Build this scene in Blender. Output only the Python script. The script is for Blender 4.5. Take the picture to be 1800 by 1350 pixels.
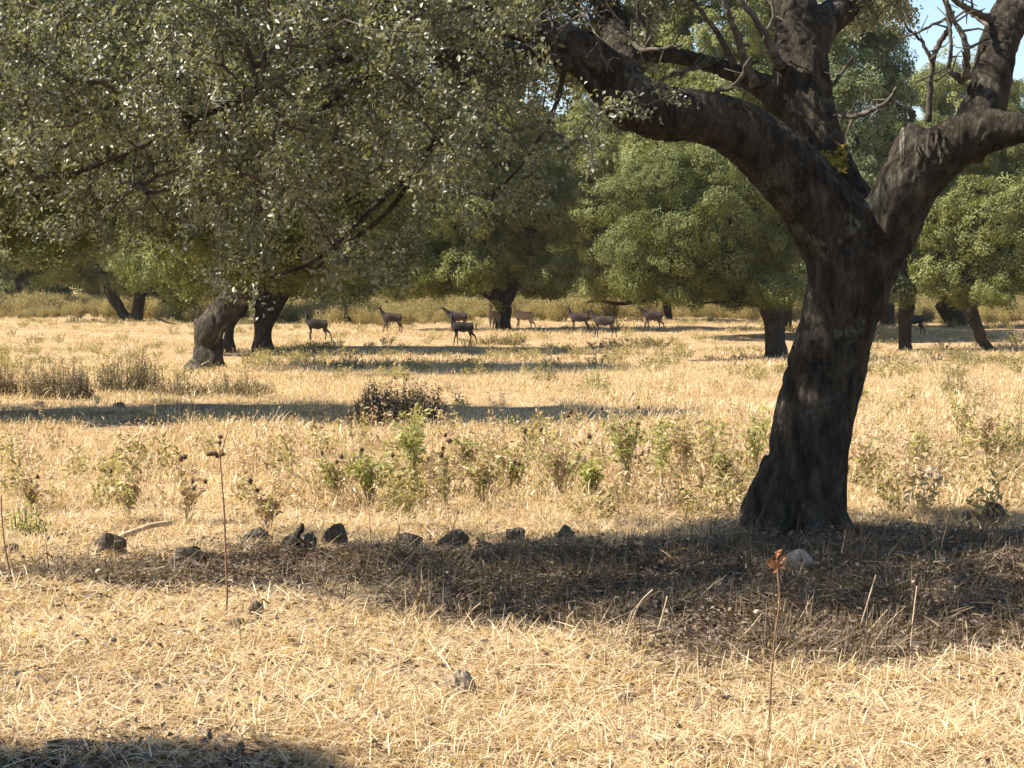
import bpy, math, random
import numpy as np
from mathutils import Vector, noise as mnoise

# ------------------------------------------------------------------ camera, sky, sun, exposure
scene = bpy.context.scene
for o in list(bpy.data.objects):
    bpy.data.objects.remove(o)
C = scene.collection
R = math.radians

FPX, CX, HY, CAMZ = 3850.0, 900.0, 540.0, 1.72
cam = bpy.data.objects.new('camera', bpy.data.cameras.new('camera'))
C.objects.link(cam)
cam.location = (0, 0, CAMZ)
cam.rotation_euler = (R(90), 0, 0)
cam.data.sensor_width = 36.0
cam.data.lens = 77.0
cam.data.shift_y = -135.0 / 1800.0
cam.data.clip_start = 0.1
cam.data.clip_end = 3000
scene.camera = cam

SUN_ELEV, SUN_BACK = 47.0, -3.0      # height above the horizon; how far behind the trees it stands
to_sun = Vector((-math.cos(R(SUN_BACK)) * math.cos(R(SUN_ELEV)),
                 math.sin(R(SUN_BACK)) * math.cos(R(SUN_ELEV)), math.sin(R(SUN_ELEV))))
world = bpy.data.worlds.new('World')
scene.world = world
world.use_nodes = True
wn = world.node_tree
wn.nodes.clear()
sky = wn.nodes.new('ShaderNodeTexSky')
sky.sky_type = 'NISHITA'
sky.sun_disc = False
sky.sun_elevation = R(SUN_ELEV)
sky.sun_rotation = math.atan2(to_sun.x, to_sun.y)
sky.dust_density = .4
sky.air_density = 1.0
sky.ozone_density = 2.5
bg = wn.nodes.new('ShaderNodeBackground')
bg.inputs['Strength'].default_value = 0.078
wo = wn.nodes.new('ShaderNodeOutputWorld')
wn.links.new(sky.outputs[0], bg.inputs[0])
wn.links.new(bg.outputs[0], wo.inputs[0])

sl = bpy.data.lights.new('sun', 'SUN')
sl.energy = 5.0
sl.angle = R(0.53)
sl.color = (1.0, 0.92, 0.80)
sun = bpy.data.objects.new('sun', sl)
C.objects.link(sun)
sun.rotation_euler = to_sun.to_track_quat('Z', 'Y').to_euler()

vs = scene.view_settings
vs.view_transform = 'Standard'
vs.look = 'None'
vs.gamma = 1.0
vs.exposure = 1.45
vs.use_curve_mapping = False
scene.render.engine = 'CYCLES'
scene.cycles.max_bounces = 8
scene.cycles.diffuse_bounces = 4
scene.cycles.transmission_bounces = 4
scene.cycles.transparent_max_bounces = 4

# ------------------------------------------------------------------ terrain
PY = np.array([-80, 0, 30, 60, 72, 85, 92, 100, 110, 125, 150, 180, 220, 260, 320, 420, 700.])
PR = np.array([0, 0, 0, 650, 632, 617.5, 606, 589, 577, 566, 551, 536, 512, 470, 400, 340, 300.])
PZ = np.where(PY < 60, 0.0, CAMZ - (PR - HY) / FPX * PY)

def gz(x, y):
    x = np.asarray(x, float); y = np.asarray(y, float)
    z = np.interp(y, PY, PZ)
    w = np.clip((y - 2) / 20, .4, 1)
    z = z + .022 * w * np.sin(x * .9 + y * .31 + 1.3) + .016 * np.sin(x * 2.3 - y * 1.7) + .012 * np.sin(y * 3.1 + x * .6)
    z = z + .008 * np.sin(x * 7.1 + y * 5.3) + .05 * np.clip((y - 50) / 60, 0, 1) * np.sin(x * .22 + y * .1)
    return z

def P(x, y, d):
    return Vector(((x - CX) * d / FPX, d, CAMZ - (y - HY) * d / FPX))

def dist_of_row(y):
    ds = np.linspace(7, 200, 6000)
    rows = HY + (CAMZ - np.interp(ds, PY, PZ)) * FPX / ds
    i = int(np.argmin(np.abs(rows - y)))
    return float(ds[i])

def G(x, row=None, d=None, sink=0.0):
    if d is None:
        d = dist_of_row(row)
    X = (x - CX) * d / FPX
    return Vector((X, d, float(gz(X, d)) - sink))

# ------------------------------------------------------------------ helpers
def tag(o, label=None, cat=None, group=None, kind=None):
    if label: o['label'] = label
    if cat: o['category'] = cat
    if group: o['group'] = group
    if kind: o['kind'] = kind
    return o

def empty(name, loc, rz=0.0):
    o = bpy.data.objects.new(name, None)
    C.objects.link(o)
    o.location = loc
    o.rotation_euler = (0, 0, rz)
    o.empty_display_size = .2
    return o

class MB:
    """collects tubes, leaves and lumps; build() links them as one mesh object"""
    def __init__(s):
        s.v = []; s.f = []; s.t = []; s.n = 0
    def add(s, v, f, tint=.5):
        v = np.asarray(v, float)
        s.v.append(v)
        s.f += [tuple(int(i) + s.n for i in q) for q in f]
        s.t.append(np.full(len(v), tint) if np.isscalar(tint) else np.asarray(tint, float))
        s.n += len(v)
    def tube(s, pts, rad, sides=6, cap=True, tint=.5, rough=0.0, seed=0):
        pts = np.asarray(pts, float); rad = np.asarray(rad, float)
        n = len(pts)
        tan = np.gradient(pts, axis=0)
        tan /= np.linalg.norm(tan, axis=1)[:, None] + 1e-9
        up = np.array([0, 0, 1.]) if abs(tan[0][2]) < .9 else np.array([0, 1., 0])
        u = np.cross(tan[0], up); u /= np.linalg.norm(u)
        rings = []
        rg = np.random.default_rng(seed)
        ph = rg.uniform(0, 6.28, 4)
        a = np.linspace(0, 2 * np.pi, sides, endpoint=False)
        for i in range(n):
            u = u - tan[i] * np.dot(u, tan[i]); u /= np.linalg.norm(u) + 1e-9
            w = np.cross(tan[i], u)
            r = rad[i] * (1 + rough * (np.sin(a * 3 + ph[0] + i * .4) * .5 + np.sin(a * 5 + ph[1] - i * .3) * .35 + rg.uniform(-.3, .3, sides)))
            rings.append(pts[i] + np.outer(np.cos(a) * r, u) + np.outer(np.sin(a) * r, w))
        v = np.vstack(rings)
        f = []
        for i in range(n - 1):
            for k in range(sides):
                k2 = (k + 1) % sides
                f.append((i * sides + k, i * sides + k2, (i + 1) * sides + k2, (i + 1) * sides + k))
        if cap:
            f.append(tuple(range(sides))[::-1]); f.append(tuple((n - 1) * sides + k for k in range(sides)))
        s.add(v, f, tint)
    def build(s, name, m, parent=None, smooth=True, kind=None, local=True):
        me = bpy.data.meshes.new(name)
        v = np.vstack(s.v)
        if parent is not None and local:
            v = v - np.array(parent.location)
        me.from_pydata(v.tolist(), [], s.f)
        at = me.attributes.new('tint', 'FLOAT', 'POINT')
        at.data.foreach_set('value', np.concatenate(s.t).astype(np.float32))
        if smooth:
            me.polygons.foreach_set('use_smooth', [True] * len(me.polygons))
        me.materials.append(m)
        o = bpy.data.objects.new(name, me)
        C.objects.link(o)
        if parent is not None: o.parent = parent
        if kind: o['kind'] = kind
        return o

def spline(pts, n):
    """Catmull-Rom through rows of any width"""
    p = np.asarray(pts, float)
    q = np.vstack([2 * p[0] - p[1], p, 2 * p[-1] - p[-2]])
    out = []
    m = len(p) - 1
    for i in range(m):
        a, b, c, d = q[i], q[i + 1], q[i + 2], q[i + 3]
        for t in np.linspace(0, 1, n, endpoint=False):
            out.append(.5 * (2 * b + (c - a) * t + (2 * a - 5 * b + 4 * c - d) * t * t + (3 * b - a - 3 * c + d) * t ** 3))
    out.append(p[-1])
    return np.array(out)

# ------------------------------------------------------------------ materials
def mat(name):
    m = bpy.data.materials.new(name)
    m.use_nodes = True
    nt = m.node_tree
    nt.nodes.clear()
    out = nt.nodes.new('ShaderNodeOutputMaterial')
    return m, nt, out

def N(nt, kind, **kw):
    n = nt.nodes.new(kind)
    for k, v in kw.items():
        if k in n.inputs: n.inputs[k].default_value = v
        else: setattr(n, k, v)
    return n

def ramp(nt, stops, src=None):
    r = nt.nodes.new('ShaderNodeValToRGB')
    el = r.color_ramp.elements
    while len(el) > 1: el.remove(el[-1])
    el[0].position = stops[0][0]; el[0].color = (*stops[0][1], 1)
    for p, c in stops[1:]:
        e = el.new(p); e.color = (*c, 1)
    if src is not None: nt.links.new(src, r.inputs[0])
    return r

def tex_noise(nt, scale, detail=4, rough=.55, coord='Object', dist=0.0, stretch=None):
    tc = nt.nodes.new('ShaderNodeTexCoord')
    n = nt.nodes.new('ShaderNodeTexNoise')
    n.inputs['Scale'].default_value = scale
    n.inputs['Detail'].default_value = detail
    n.inputs['Roughness'].default_value = rough
    n.inputs['Distortion'].default_value = dist
    if stretch:
        mp = nt.nodes.new('ShaderNodeMapping')
        mp.inputs['Scale'].default_value = stretch
        nt.links.new(tc.outputs[coord], mp.inputs[0]); nt.links.new(mp.outputs[0], n.inputs['Vector'])
    else:
        nt.links.new(tc.outputs[coord], n.inputs['Vector'])
    return n

def mixc(nt, fac, a, b, mode='MIX'):
    m = nt.nodes.new('ShaderNodeMix')
    m.data_type = 'RGBA'; m.blend_type = mode
    for s, v in ((m.inputs[0], fac), (m.inputs[6], a), (m.inputs[7], b)):
        if hasattr(v, 'is_output'): nt.links.new(v, s)
        elif isinstance(v, (int, float)): s.default_value = v
        else: s.default_value = (*v, 1)
    return m.outputs[2]

def math_n(nt, op, a, b=0.0):
    m = nt.nodes.new('ShaderNodeMath'); m.operation = op
    for s, v in ((m.inputs[0], a), (m.inputs[1], b)):
        if hasattr(v, 'is_output'): nt.links.new(v, s)
        else: s.default_value = v
    return m.outputs[0]

def blade_mat(name, stops, transl=.3, rough=.55, back=None, spec=.3, hue=.0):
    """thin plant matter: colour by blade tint and by clump, light passing through"""
    m, nt, out = mat(name)
    at = N(nt, 'ShaderNodeAttribute', attribute_name='tint')
    oi = nt.nodes.new('ShaderNodeObjectInfo')
    f = math_n(nt, 'ADD', math_n(nt, 'MULTIPLY', at.outputs['Fac'], .68), math_n(nt, 'MULTIPLY', oi.outputs['Random'], .32))
    r = ramp(nt, stops, f)
    col = r.outputs[0]
    if back:
        g = nt.nodes.new('ShaderNodeNewGeometry')
        col = mixc(nt, math_n(nt, 'MULTIPLY', g.outputs['Backfacing'], .8), col, back)
    p = N(nt, 'ShaderNodeBsdfPrincipled')
    p.inputs['Roughness'].default_value = rough
    p.inputs['Specular IOR Level'].default_value = spec
    nt.links.new(col, p.inputs['Base Color'])
    t = nt.nodes.new('ShaderNodeBsdfTranslucent')
    tcol = mixc(nt, 1.0, col, (1.5, 1.45, .8), 'MULTIPLY')
    nt.links.new(tcol, t.inputs[0])
    mx = nt.nodes.new('ShaderNodeMixShader')
    mx.inputs[0].default_value = transl
    nt.links.new(p.outputs[0], mx.inputs[1]); nt.links.new(t.outputs[0], mx.inputs[2])
    nt.links.new(mx.outputs[0], out.inputs[0])
    return m

def bark_mat(name, dark, mid, lichen, lich_amt=.62, scale=1.0, moss=None):
    m, nt, out = mat(name)
    n1 = tex_noise(nt, 9 * scale, 8, .65, stretch=(1, 1, .45))
    n2 = tex_noise(nt, 2.3 * scale, 5, .6, dist=.8)
    n3 = tex_noise(nt, 38 * scale, 3, .6, stretch=(1, 1, .3))
    n4 = tex_noise(nt, 13 * scale, 6, .7, stretch=(1, 1, .22), dist=.6)
    ridge = math_n(nt, 'ABSOLUTE', math_n(nt, 'SUBTRACT', n4.outputs['Fac'], .5))
    base = ramp(nt, [(.32, dark), (.62, mid)], n1.outputs['Fac']).outputs[0]
    crack = ramp(nt, [(.0, (.4, .38, .36)), (.055, (1, 1, 1))], ridge).outputs[0]
    base = mixc(nt, .8, base, crack, 'MULTIPLY')
    lm = ramp(nt, [(lich_amt - .04, (0, 0, 0)), (lich_amt + .06, (1, 1, 1))], n2.outputs['Fac']).outputs[0]
    lm2 = mixc(nt, 1.0, lm, ramp(nt, [(.42, (0, 0, 0)), (.55, (1, 1, 1))], n3.outputs['Fac']).outputs[0], 'MULTIPLY')
    col = mixc(nt, lm2, base, lichen)
    p = N(nt, 'ShaderNodeBsdfPrincipled')
    p.inputs['Roughness'].default_value = .92
    p.inputs['Specular IOR Level'].default_value = .15
    nt.links.new(col, p.inputs['Base Color'])
    h = math_n(nt, 'ADD', math_n(nt, 'MULTIPLY', ridge, 3.0), math_n(nt, 'MULTIPLY', n3.outputs['Fac'], .5))
    b = nt.nodes.new('ShaderNodeBump'); b.inputs['Strength'].default_value = 1.0; b.inputs['Distance'].default_value = .05
    nt.links.new(h, b.inputs['Height']); nt.links.new(b.outputs[0], p.inputs['Normal'])
    nt.links.new(p.outputs[0], out.inputs[0])
    return m

def rough_mat(name, stops, scale=6, bump=.5, dist=.02, coord='Object'):
    m, nt, out = mat(name)
    n1 = tex_noise(nt, scale, 8, .65, coord=coord)
    p = N(nt, 'ShaderNodeBsdfPrincipled'); p.inputs['Roughness'].default_value = .9
    p.inputs['Specular IOR Level'].default_value = .2
    r = ramp(nt, stops, n1.outputs['Fac'])
    nt.links.new(r.outputs[0], p.inputs['Base Color'])
    b = nt.nodes.new('ShaderNodeBump'); b.inputs['Strength'].default_value = bump; b.inputs['Distance'].default_value = dist
    nt.links.new(n1.outputs['Fac'], b.inputs['Height']); nt.links.new(b.outputs[0], p.inputs['Normal'])
    nt.links.new(p.outputs[0], out.inputs[0])
    return m

M = {}
M['leaf'] = blade_mat('holm_oak_leaf', [(0, (.032, .040, .022)), (.45, (.080, .090, .048)), (.8, (.155, .158, .088)), (1, (.25, .225, .13))],
                      transl=.36, rough=.42, back=(.24, .24, .17), spec=.6)
M['leaf_far'] = blade_mat('holm_oak_leaf_far', [(0, (.042, .060, .020)), (.45, (.098, .120, .042)), (1, (.22, .23, .088))], transl=.25, rough=.65, back=(.15, .165, .06), spec=.15)
M['leaf_yellow'] = blade_mat('oak_leaf_yellow_green', [(0, (.055, .075, .022)), (.45, (.13, .152, .045)), (1, (.28, .28, .10))], transl=.26, rough=.5, back=(.19, .20, .07), spec=.15)
M['leaf_blue'] = blade_mat('oak_leaf_grey_green', [(0, (.045, .07, .035)), (.5, (.085, .12, .06)), (1, (.2, .23, .14))], transl=.22, rough=.5, back=(.16, .185, .09), spec=.15)
M['straw'] = blade_mat('dry_straw', [(0, (.25, .165, .095)), (.3, (.45, .325, .19)), (.7, (.59, .455, .285)), (1, (.78, .68, .48))], transl=.25, rough=.5, spec=.35)
M['straw_shade'] = blade_mat('shade_dulled_straw', [(0, (.05, .033, .02)), (.5, (.12, .083, .05)), (.85, (.27, .195, .12)), (1, (.60, .47, .32))], transl=.2, rough=.7)  # straw copy with shade painted into its colour, for under the oak
M['weed_dry'] = blade_mat('dry_weed', [(0, (.20, .13, .08)), (.5, (.40, .29, .18)), (1, (.58, .46, .30))], transl=.25, rough=.7)
M['weed_green'] = blade_mat('weed_leaf', [(0, (.15, .17, .045)), (.5, (.30, .31, .10)), (1, (.54, .52, .24))], transl=.35, rough=.6)
M['weed_olive'] = blade_mat('olive_weed', [(0, (.16, .135, .06)), (.5, (.30, .25, .11)), (1, (.48, .40, .20))], transl=.3, rough=.7)
M['bush_olive'] = blade_mat('bush_olive', [(0, (.07, .06, .028)), (.5, (.16, .13, .06)), (1, (.30, .24, .12))], transl=.3, rough=.7)
M['bush_dry'] = blade_mat('bush_dry', [(0, (.10, .07, .045)), (.5, (.22, .165, .10)), (1, (.38, .30, .19))], transl=.3, rough=.7)
M['broom'] = blade_mat('broom_scrub', [(0, (.13, .11, .045)), (.5, (.27, .22, .095)), (1, (.46, .37, .19))], transl=.3, rough=.7)
M['thicket'] = blade_mat('dark_thicket', [(0, (.08, .064, .045)), (.5, (.18, .14, .095)), (1, (.34, .275, .18))], transl=.25, rough=.8)
M['litter'] = blade_mat('dead_oak_leaf', [(0, (.045, .032, .022)), (.55, (.12, .085, .06)), (.88, (.26, .20, .14)), (1, (.55, .47, .36))], transl=.1, rough=.6)
M['bark'] = bark_mat('oak_bark', (.018, .0145, .011), (.105, .085, .062), (.17, .165, .13), lich_amt=.6)
M['bark_far'] = bark_mat('oak_bark_far', (.03, .024, .018), (.08, .062, .048), (.2, .19, .16), scale=.45)
M['bark_grey'] = bark_mat('oak_bark_grey', (.032, .026, .02), (.085, .067, .05), (.26, .235, .19), lich_amt=.54, scale=.5)
M['twig'] = rough_mat('twig_bark', [(.3, (.04, .03, .022)), (.7, (.13, .105, .08))], 8)
M['twig_pale'] = rough_mat('lichened_twig', [(.35, (.035, .028, .02)), (.65, (.15, .13, .10))], 14)
M['moss'] = rough_mat('yellow_moss', [(.3, (.06, .05, .014)), (.55, (.30, .24, .04)), (.75, (.55, .45, .10))], 22, 1.0, .04)
M['stem'] = rough_mat('dry_stem', [(.3, (.13, .07, .04)), (.7, (.28, .17, .10))], 20)
M['stem_pale'] = rough_mat('pale_stem', [(.3, (.30, .22, .12)), (.7, (.5, .4, .24))], 20)
M['head'] = rough_mat('thistle_head', [(.3, (.05, .03, .02)), (.7, (.16, .10, .06))], 60, 1, .01)
M['rust'] = rough_mat('rusty_leaf', [(.3, (.22, .095, .04)), (.7, (.42, .21, .10))], 30)
M['stone_dark'] = rough_mat('dark_stone', [(.3, (.036, .028, .021)), (.5, (.095, .074, .054)), (.70, (.26, .21, .155))], 9, 1, .03)
M['clod'] = rough_mat('soil_clod', [(.3, (.05, .036, .026)), (.55, (.12, .088, .062)), (.75, (.28, .215, .15))], 14, 1, .02)
M['stone_pale'] = rough_mat('pale_stone', [(.3, (.24, .17, .12)), (.7, (.50, .39, .29))], 7, .6, .02)
M['stone_tan'] = rough_mat('tan_stone', [(.3, (.16, .12, .08)), (.7, (.34, .26, .18))], 7, .6, .02)
M['wood_pale'] = rough_mat('weathered_wood', [(.3, (.30, .21, .13)), (.7, (.58, .44, .29))], 12, .6, .02)
M['hoof'] = rough_mat('hoof', [(.3, (.02, .017, .015)), (.7, (.05, .04, .035))], 12)

# ground: dry straw and pale soil in the open, brown leaf litter and painted-in shade by the oaks
SHADE_PATCHES = []      # (X, Y, rx, ry) soil patches under oaks, filled by the tree list below
def ground_mat():
    m, nt, out = mat('dry_pasture')
    n1 = tex_noise(nt, .35, 6, .6)
    n2 = tex_noise(nt, 5.5, 8, .7)
    n3 = tex_noise(nt, 28, 6, .7, stretch=(1, 1.8, 1))
    at = N(nt, 'ShaderNodeAttribute', attribute_name='mould_shade')
    straw = ramp(nt, [(.30, (.18, .12, .075)), (.5, (.40, .285, .17)), (.70, (.58, .44, .28))], n2.outputs['Fac']).outputs[0]
    fine = ramp(nt, [(.3, (.55, .5, .45)), (.6, (1.1, 1.08, 1.0))], n3.outputs['Fac']).outputs[0]
    straw = mixc(nt, .8, straw, fine, 'MULTIPLY')
    patch = ramp(nt, [(.4, (1, 1, 1)), (.65, (.8, .78, .66))], n1.outputs['Fac']).outputs[0]
    straw = mixc(nt, 1.0, straw, patch, 'MULTIPLY')
    mould_shade = ramp(nt, [(.3, (.028, .019, .013)), (.55, (.075, .052, .034)), (.75, (.19, .135, .088))], n3.outputs['Fac']).outputs[0]
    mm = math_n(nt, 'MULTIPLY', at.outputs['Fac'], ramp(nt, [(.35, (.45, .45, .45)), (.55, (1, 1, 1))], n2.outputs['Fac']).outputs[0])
    col = mixc(nt, mm, straw, mould_shade)
    p = N(nt, 'ShaderNodeBsdfPrincipled'); p.inputs['Roughness'].default_value = .95
    p.inputs['Specular IOR Level'].default_value = .1
    nt.links.new(col, p.inputs['Base Color'])
    b = nt.nodes.new('ShaderNodeBump'); b.inputs['Strength'].default_value = .7; b.inputs['Distance'].default_value = .03
    nt.links.new(n3.outputs['Fac'], b.inputs['Height']); nt.links.new(b.outputs[0], p.inputs['Normal'])
    nt.links.new(p.outputs[0], out.inputs[0])
    return m

MOULD_SHADE = [(3.4, 13.6, 4.6, 3.4, 1.0), (-1.2, 14.2, 2.3, 1.3, .85), (-2.0, 7.7, 1.7, .7, .55), (-6.5, 36, 7, 3.5, .45)]  # leaf litter areas, also painting shade where the oaks' shadows fall
def mould_shade_at(x, y):
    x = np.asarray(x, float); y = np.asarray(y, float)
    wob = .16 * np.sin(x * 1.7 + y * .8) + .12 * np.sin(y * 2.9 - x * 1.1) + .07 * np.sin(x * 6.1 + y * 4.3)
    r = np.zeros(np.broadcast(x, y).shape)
    for (a, b, rx, ry, s) in MOULD_SHADE:
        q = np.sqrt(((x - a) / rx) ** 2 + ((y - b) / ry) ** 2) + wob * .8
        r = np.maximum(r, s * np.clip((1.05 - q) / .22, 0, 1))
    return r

def build_ground():
    ys = np.concatenate([np.arange(-60, 4, 4), np.arange(4, 24, .16), np.arange(24, 64, .6), np.arange(64, 200, 2.5), np.arange(200, 701, 20)])
    s = np.linspace(-1, 1, 221)
    xs = np.sign(s) * (np.abs(s) * 22 + np.abs(s) ** 5 * 380)
    X, Y = np.meshgrid(xs, ys)
    Z = gz(X, Y)
    near = np.clip(1 - np.abs(Y - 12) / 14, 0, 1)
    for i in range(Y.shape[0]):
        if -2 < ys[i] < 30:
            for j in range(X.shape[1]):
                if abs(X[i, j]) < 9:
                    Z[i, j] += .035 * near[i, j] * mnoise.noise(Vector((X[i, j] * 2.2, Y[i, j] * 2.2, 0)))
    v = np.stack([X, Y, Z], -1).reshape(-1, 3)
    nx, ny = len(xs), len(ys)
    idx = np.arange(nx * ny).reshape(ny, nx)
    f = np.stack([idx[:-1, :-1], idx[:-1, 1:], idx[1:, 1:], idx[1:, :-1]], -1).reshape(-1, 4)
    me = bpy.data.meshes.new('ground')
    me.from_pydata(v.tolist(), [], f.tolist())
    me.polygons.foreach_set('use_smooth', [True] * len(me.polygons))
    a = me.attributes.new('mould_shade', 'FLOAT', 'POINT')
    a.data.foreach_set('value', mould_shade_at(v[:, 0], v[:, 1]).astype(np.float32))
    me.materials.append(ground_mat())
    o = bpy.data.objects.new('ground', me)
    C.objects.link(o)
    tag(o, 'dry straw coloured pasture stretching back to the oak wood', 'ground', kind='structure')
    return o
build_ground()

# ------------------------------------------------------------------ instanced small geometry (leaves, grass)
def raw_object(name, v, f, tint, m):
    me = bpy.data.meshes.new(name)
    v = np.ascontiguousarray(v, dtype=np.float32); f = np.ascontiguousarray(f, dtype=np.int32)
    k = f.shape[1]
    me.vertices.add(len(v)); me.vertices.foreach_set('co', v.ravel())
    me.loops.add(f.size); me.loops.foreach_set('vertex_index', f.ravel())
    me.polygons.add(len(f)); me.polygons.foreach_set('loop_start', np.arange(0, f.size, k, dtype=np.int32))
    me.update(calc_edges=True)
    a = me.attributes.new('tint', 'FLOAT', 'POINT')
    a.data.foreach_set('value', np.asarray(tint, np.float32))
    me.materials.append(m)
    return bpy.data.objects.new(name, me)

def scatter(name, pts, rot, scl, var, variants, parent=None, kind='stuff'):
    pts = np.asarray(pts, np.float32)
    if parent is not None:
        pts = pts - np.array(parent.location, np.float32)
    n = len(pts)
    me = bpy.data.meshes.new(name)
    me.vertices.add(n); me.vertices.foreach_set('co', pts.ravel())
    for nm, arr in (('rot', rot), ('scl', scl)):
        a = me.attributes.new(nm, 'FLOAT_VECTOR', 'POINT')
        arr = np.asarray(arr, np.float32)
        if arr.ndim == 1: arr = np.repeat(arr[:, None], 3, 1)
        a.data.foreach_set('vector', np.ascontiguousarray(arr).ravel())
    a = me.attributes.new('var', 'INT', 'POINT')
    a.data.foreach_set('value', np.asarray(var, np.int32))
    o = bpy.data.objects.new(name, me)
    C.objects.link(o)
    if parent is not None: o.parent = parent
    if kind: o['kind'] = kind
    key = tuple(v.name for v in variants)
    ng = _groups.get(key)
    if ng is None:
        ng = bpy.data.node_groups.new('scatter', 'GeometryNodeTree')
        ng.interface.new_socket('Geometry', in_out='INPUT', socket_type='NodeSocketGeometry')
        ng.interface.new_socket('Geometry', in_out='OUTPUT', socket_type='NodeSocketGeometry')
        L = ng.links.new
        gi = ng.nodes.new('NodeGroupInput'); go = ng.nodes.new('NodeGroupOutput')
        def attr(nm, ty):
            q = ng.nodes.new('GeometryNodeInputNamedAttribute'); q.data_type = ty
            q.inputs['Name'].default_value = nm
            return q.outputs['Attribute']
        er = ng.nodes.new('FunctionNodeEulerToRotation'); L(attr('rot', 'FLOAT_VECTOR'), er.inputs[0])
        sc = attr('scl', 'FLOAT_VECTOR'); va = attr('var', 'INT')
        join = ng.nodes.new('GeometryNodeJoinGeometry')
        for k, src in enumerate(variants):
            ob = ng.nodes.new('GeometryNodeObjectInfo'); ob.inputs['Object'].default_value = src
            ob.inputs['As Instance'].default_value = False
            cmp_ = ng.nodes.new('FunctionNodeCompare'); cmp_.data_type = 'INT'; cmp_.operation = 'EQUAL'
            ints = [s for s in cmp_.inputs if s.type == 'INT']
            L(va, ints[0]); ints[1].default_value = k
            ip = ng.nodes.new('GeometryNodeInstanceOnPoints')
            L(gi.outputs[0], ip.inputs['Points']); L(cmp_.outputs[0], ip.inputs['Selection'])
            L(ob.outputs['Geometry'], ip.inputs['Instance']); L(er.outputs[0], ip.inputs['Rotation']); L(sc, ip.inputs['Scale'])
            L(ip.outputs[0], join.inputs[0])
        L(join.outputs[0], go.inputs[0])
        _groups[key] = ng
    md = o.modifiers.new('scatter', 'NODES'); md.node_group = ng
    return o
_groups = {}

def leaves(rng, centers, normals, L, W, fold=.25, jitter=.8, tint=None):
    """little folded leaves: 4 triangles as 2 quads around a midrib"""
    n = len(centers)
    nrm = normals + rng.normal(0, jitter, (n, 3)); nrm /= np.linalg.norm(nrm, axis=1)[:, None] + 1e-9
    t = rng.normal(0, 1, (n, 3)); t -= nrm * (t * nrm).sum(1)[:, None]; t /= np.linalg.norm(t, axis=1)[:, None] + 1e-9
    b = np.cross(nrm, t)
    l = L * rng.uniform(.7, 1.25, n)[:, None]; w = W * rng.uniform(.7, 1.25, n)[:, None]
    base = centers - t * l * .5; tip = centers + t * l * .5
    mid = centers
    le = centers + b * w * .5 + nrm * w * fold; ri = centers - b * w * .5 + nrm * w * fold
    v = np.stack([base, le, tip, ri, ], 1).reshape(-1, 3)
    i = np.arange(n)[:, None] * 4
    f = np.concatenate([i + np.array([0, 1, 2]), i + np.array([0, 2, 3])], 0)
    tt = np.repeat(rng.uniform(0, 1, n) if tint is None else tint, 4)
    return v, f, tt

def spray_variant(seed, m, nleaf=62, R_=.155, L=.036, W=.021):
    rng = np.random.default_rng(seed)
    # leaves along a few short shoots leaving the origin, along +X on the whole
    cs = []
    tv = []; tf = []; nv = 0
    for s in range(5):
        d = rng.normal(0, .55, 3) + np.array([1.0, 0, 0]); d /= np.linalg.norm(d)
        ln = R_ * rng.uniform(.8, 1.5)
        k = nleaf // 5
        tt = rng.uniform(.15, 1, k)
        cs.append(np.outer(tt * ln, d) + rng.normal(0, .024, (k, 3)))
        sd = np.cross(d, [0, 0, 1]); sd /= np.linalg.norm(sd) + 1e-9
        q = np.array([-sd * .0035, sd * .0035, d * ln])
        tv.append(q); tf.append([nv, nv + 1, nv + 2]); nv += 3
    c = np.vstack(cs)
    v, f, t = leaves(rng, c, np.tile([0, 0, .7], (len(c), 1)), L, W)
    o1 = np.array(tf) + len(v)
    return raw_object('spray', np.vstack([v, np.vstack(tv)]), np.vstack([f, o1]), np.concatenate([t, np.zeros(nv)]), m)

def clump_variant(seed, m, nleaf=80, R_=.36, L=.10, W=.068):
    rng = np.random.default_rng(seed)
    d = rng.normal(0, 1, (nleaf, 3)); d /= np.linalg.norm(d, axis=1)[:, None]
    r = R_ * rng.uniform(.25, 1, nleaf)[:, None] ** .7
    c = d * r * np.array([1, 1, .6])
    v, f, t = leaves(rng, c, d * .35 + np.array([0, 0, 1.]), L, W, jitter=.38)
    return raw_object('clump', v, f, t, m)

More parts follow.
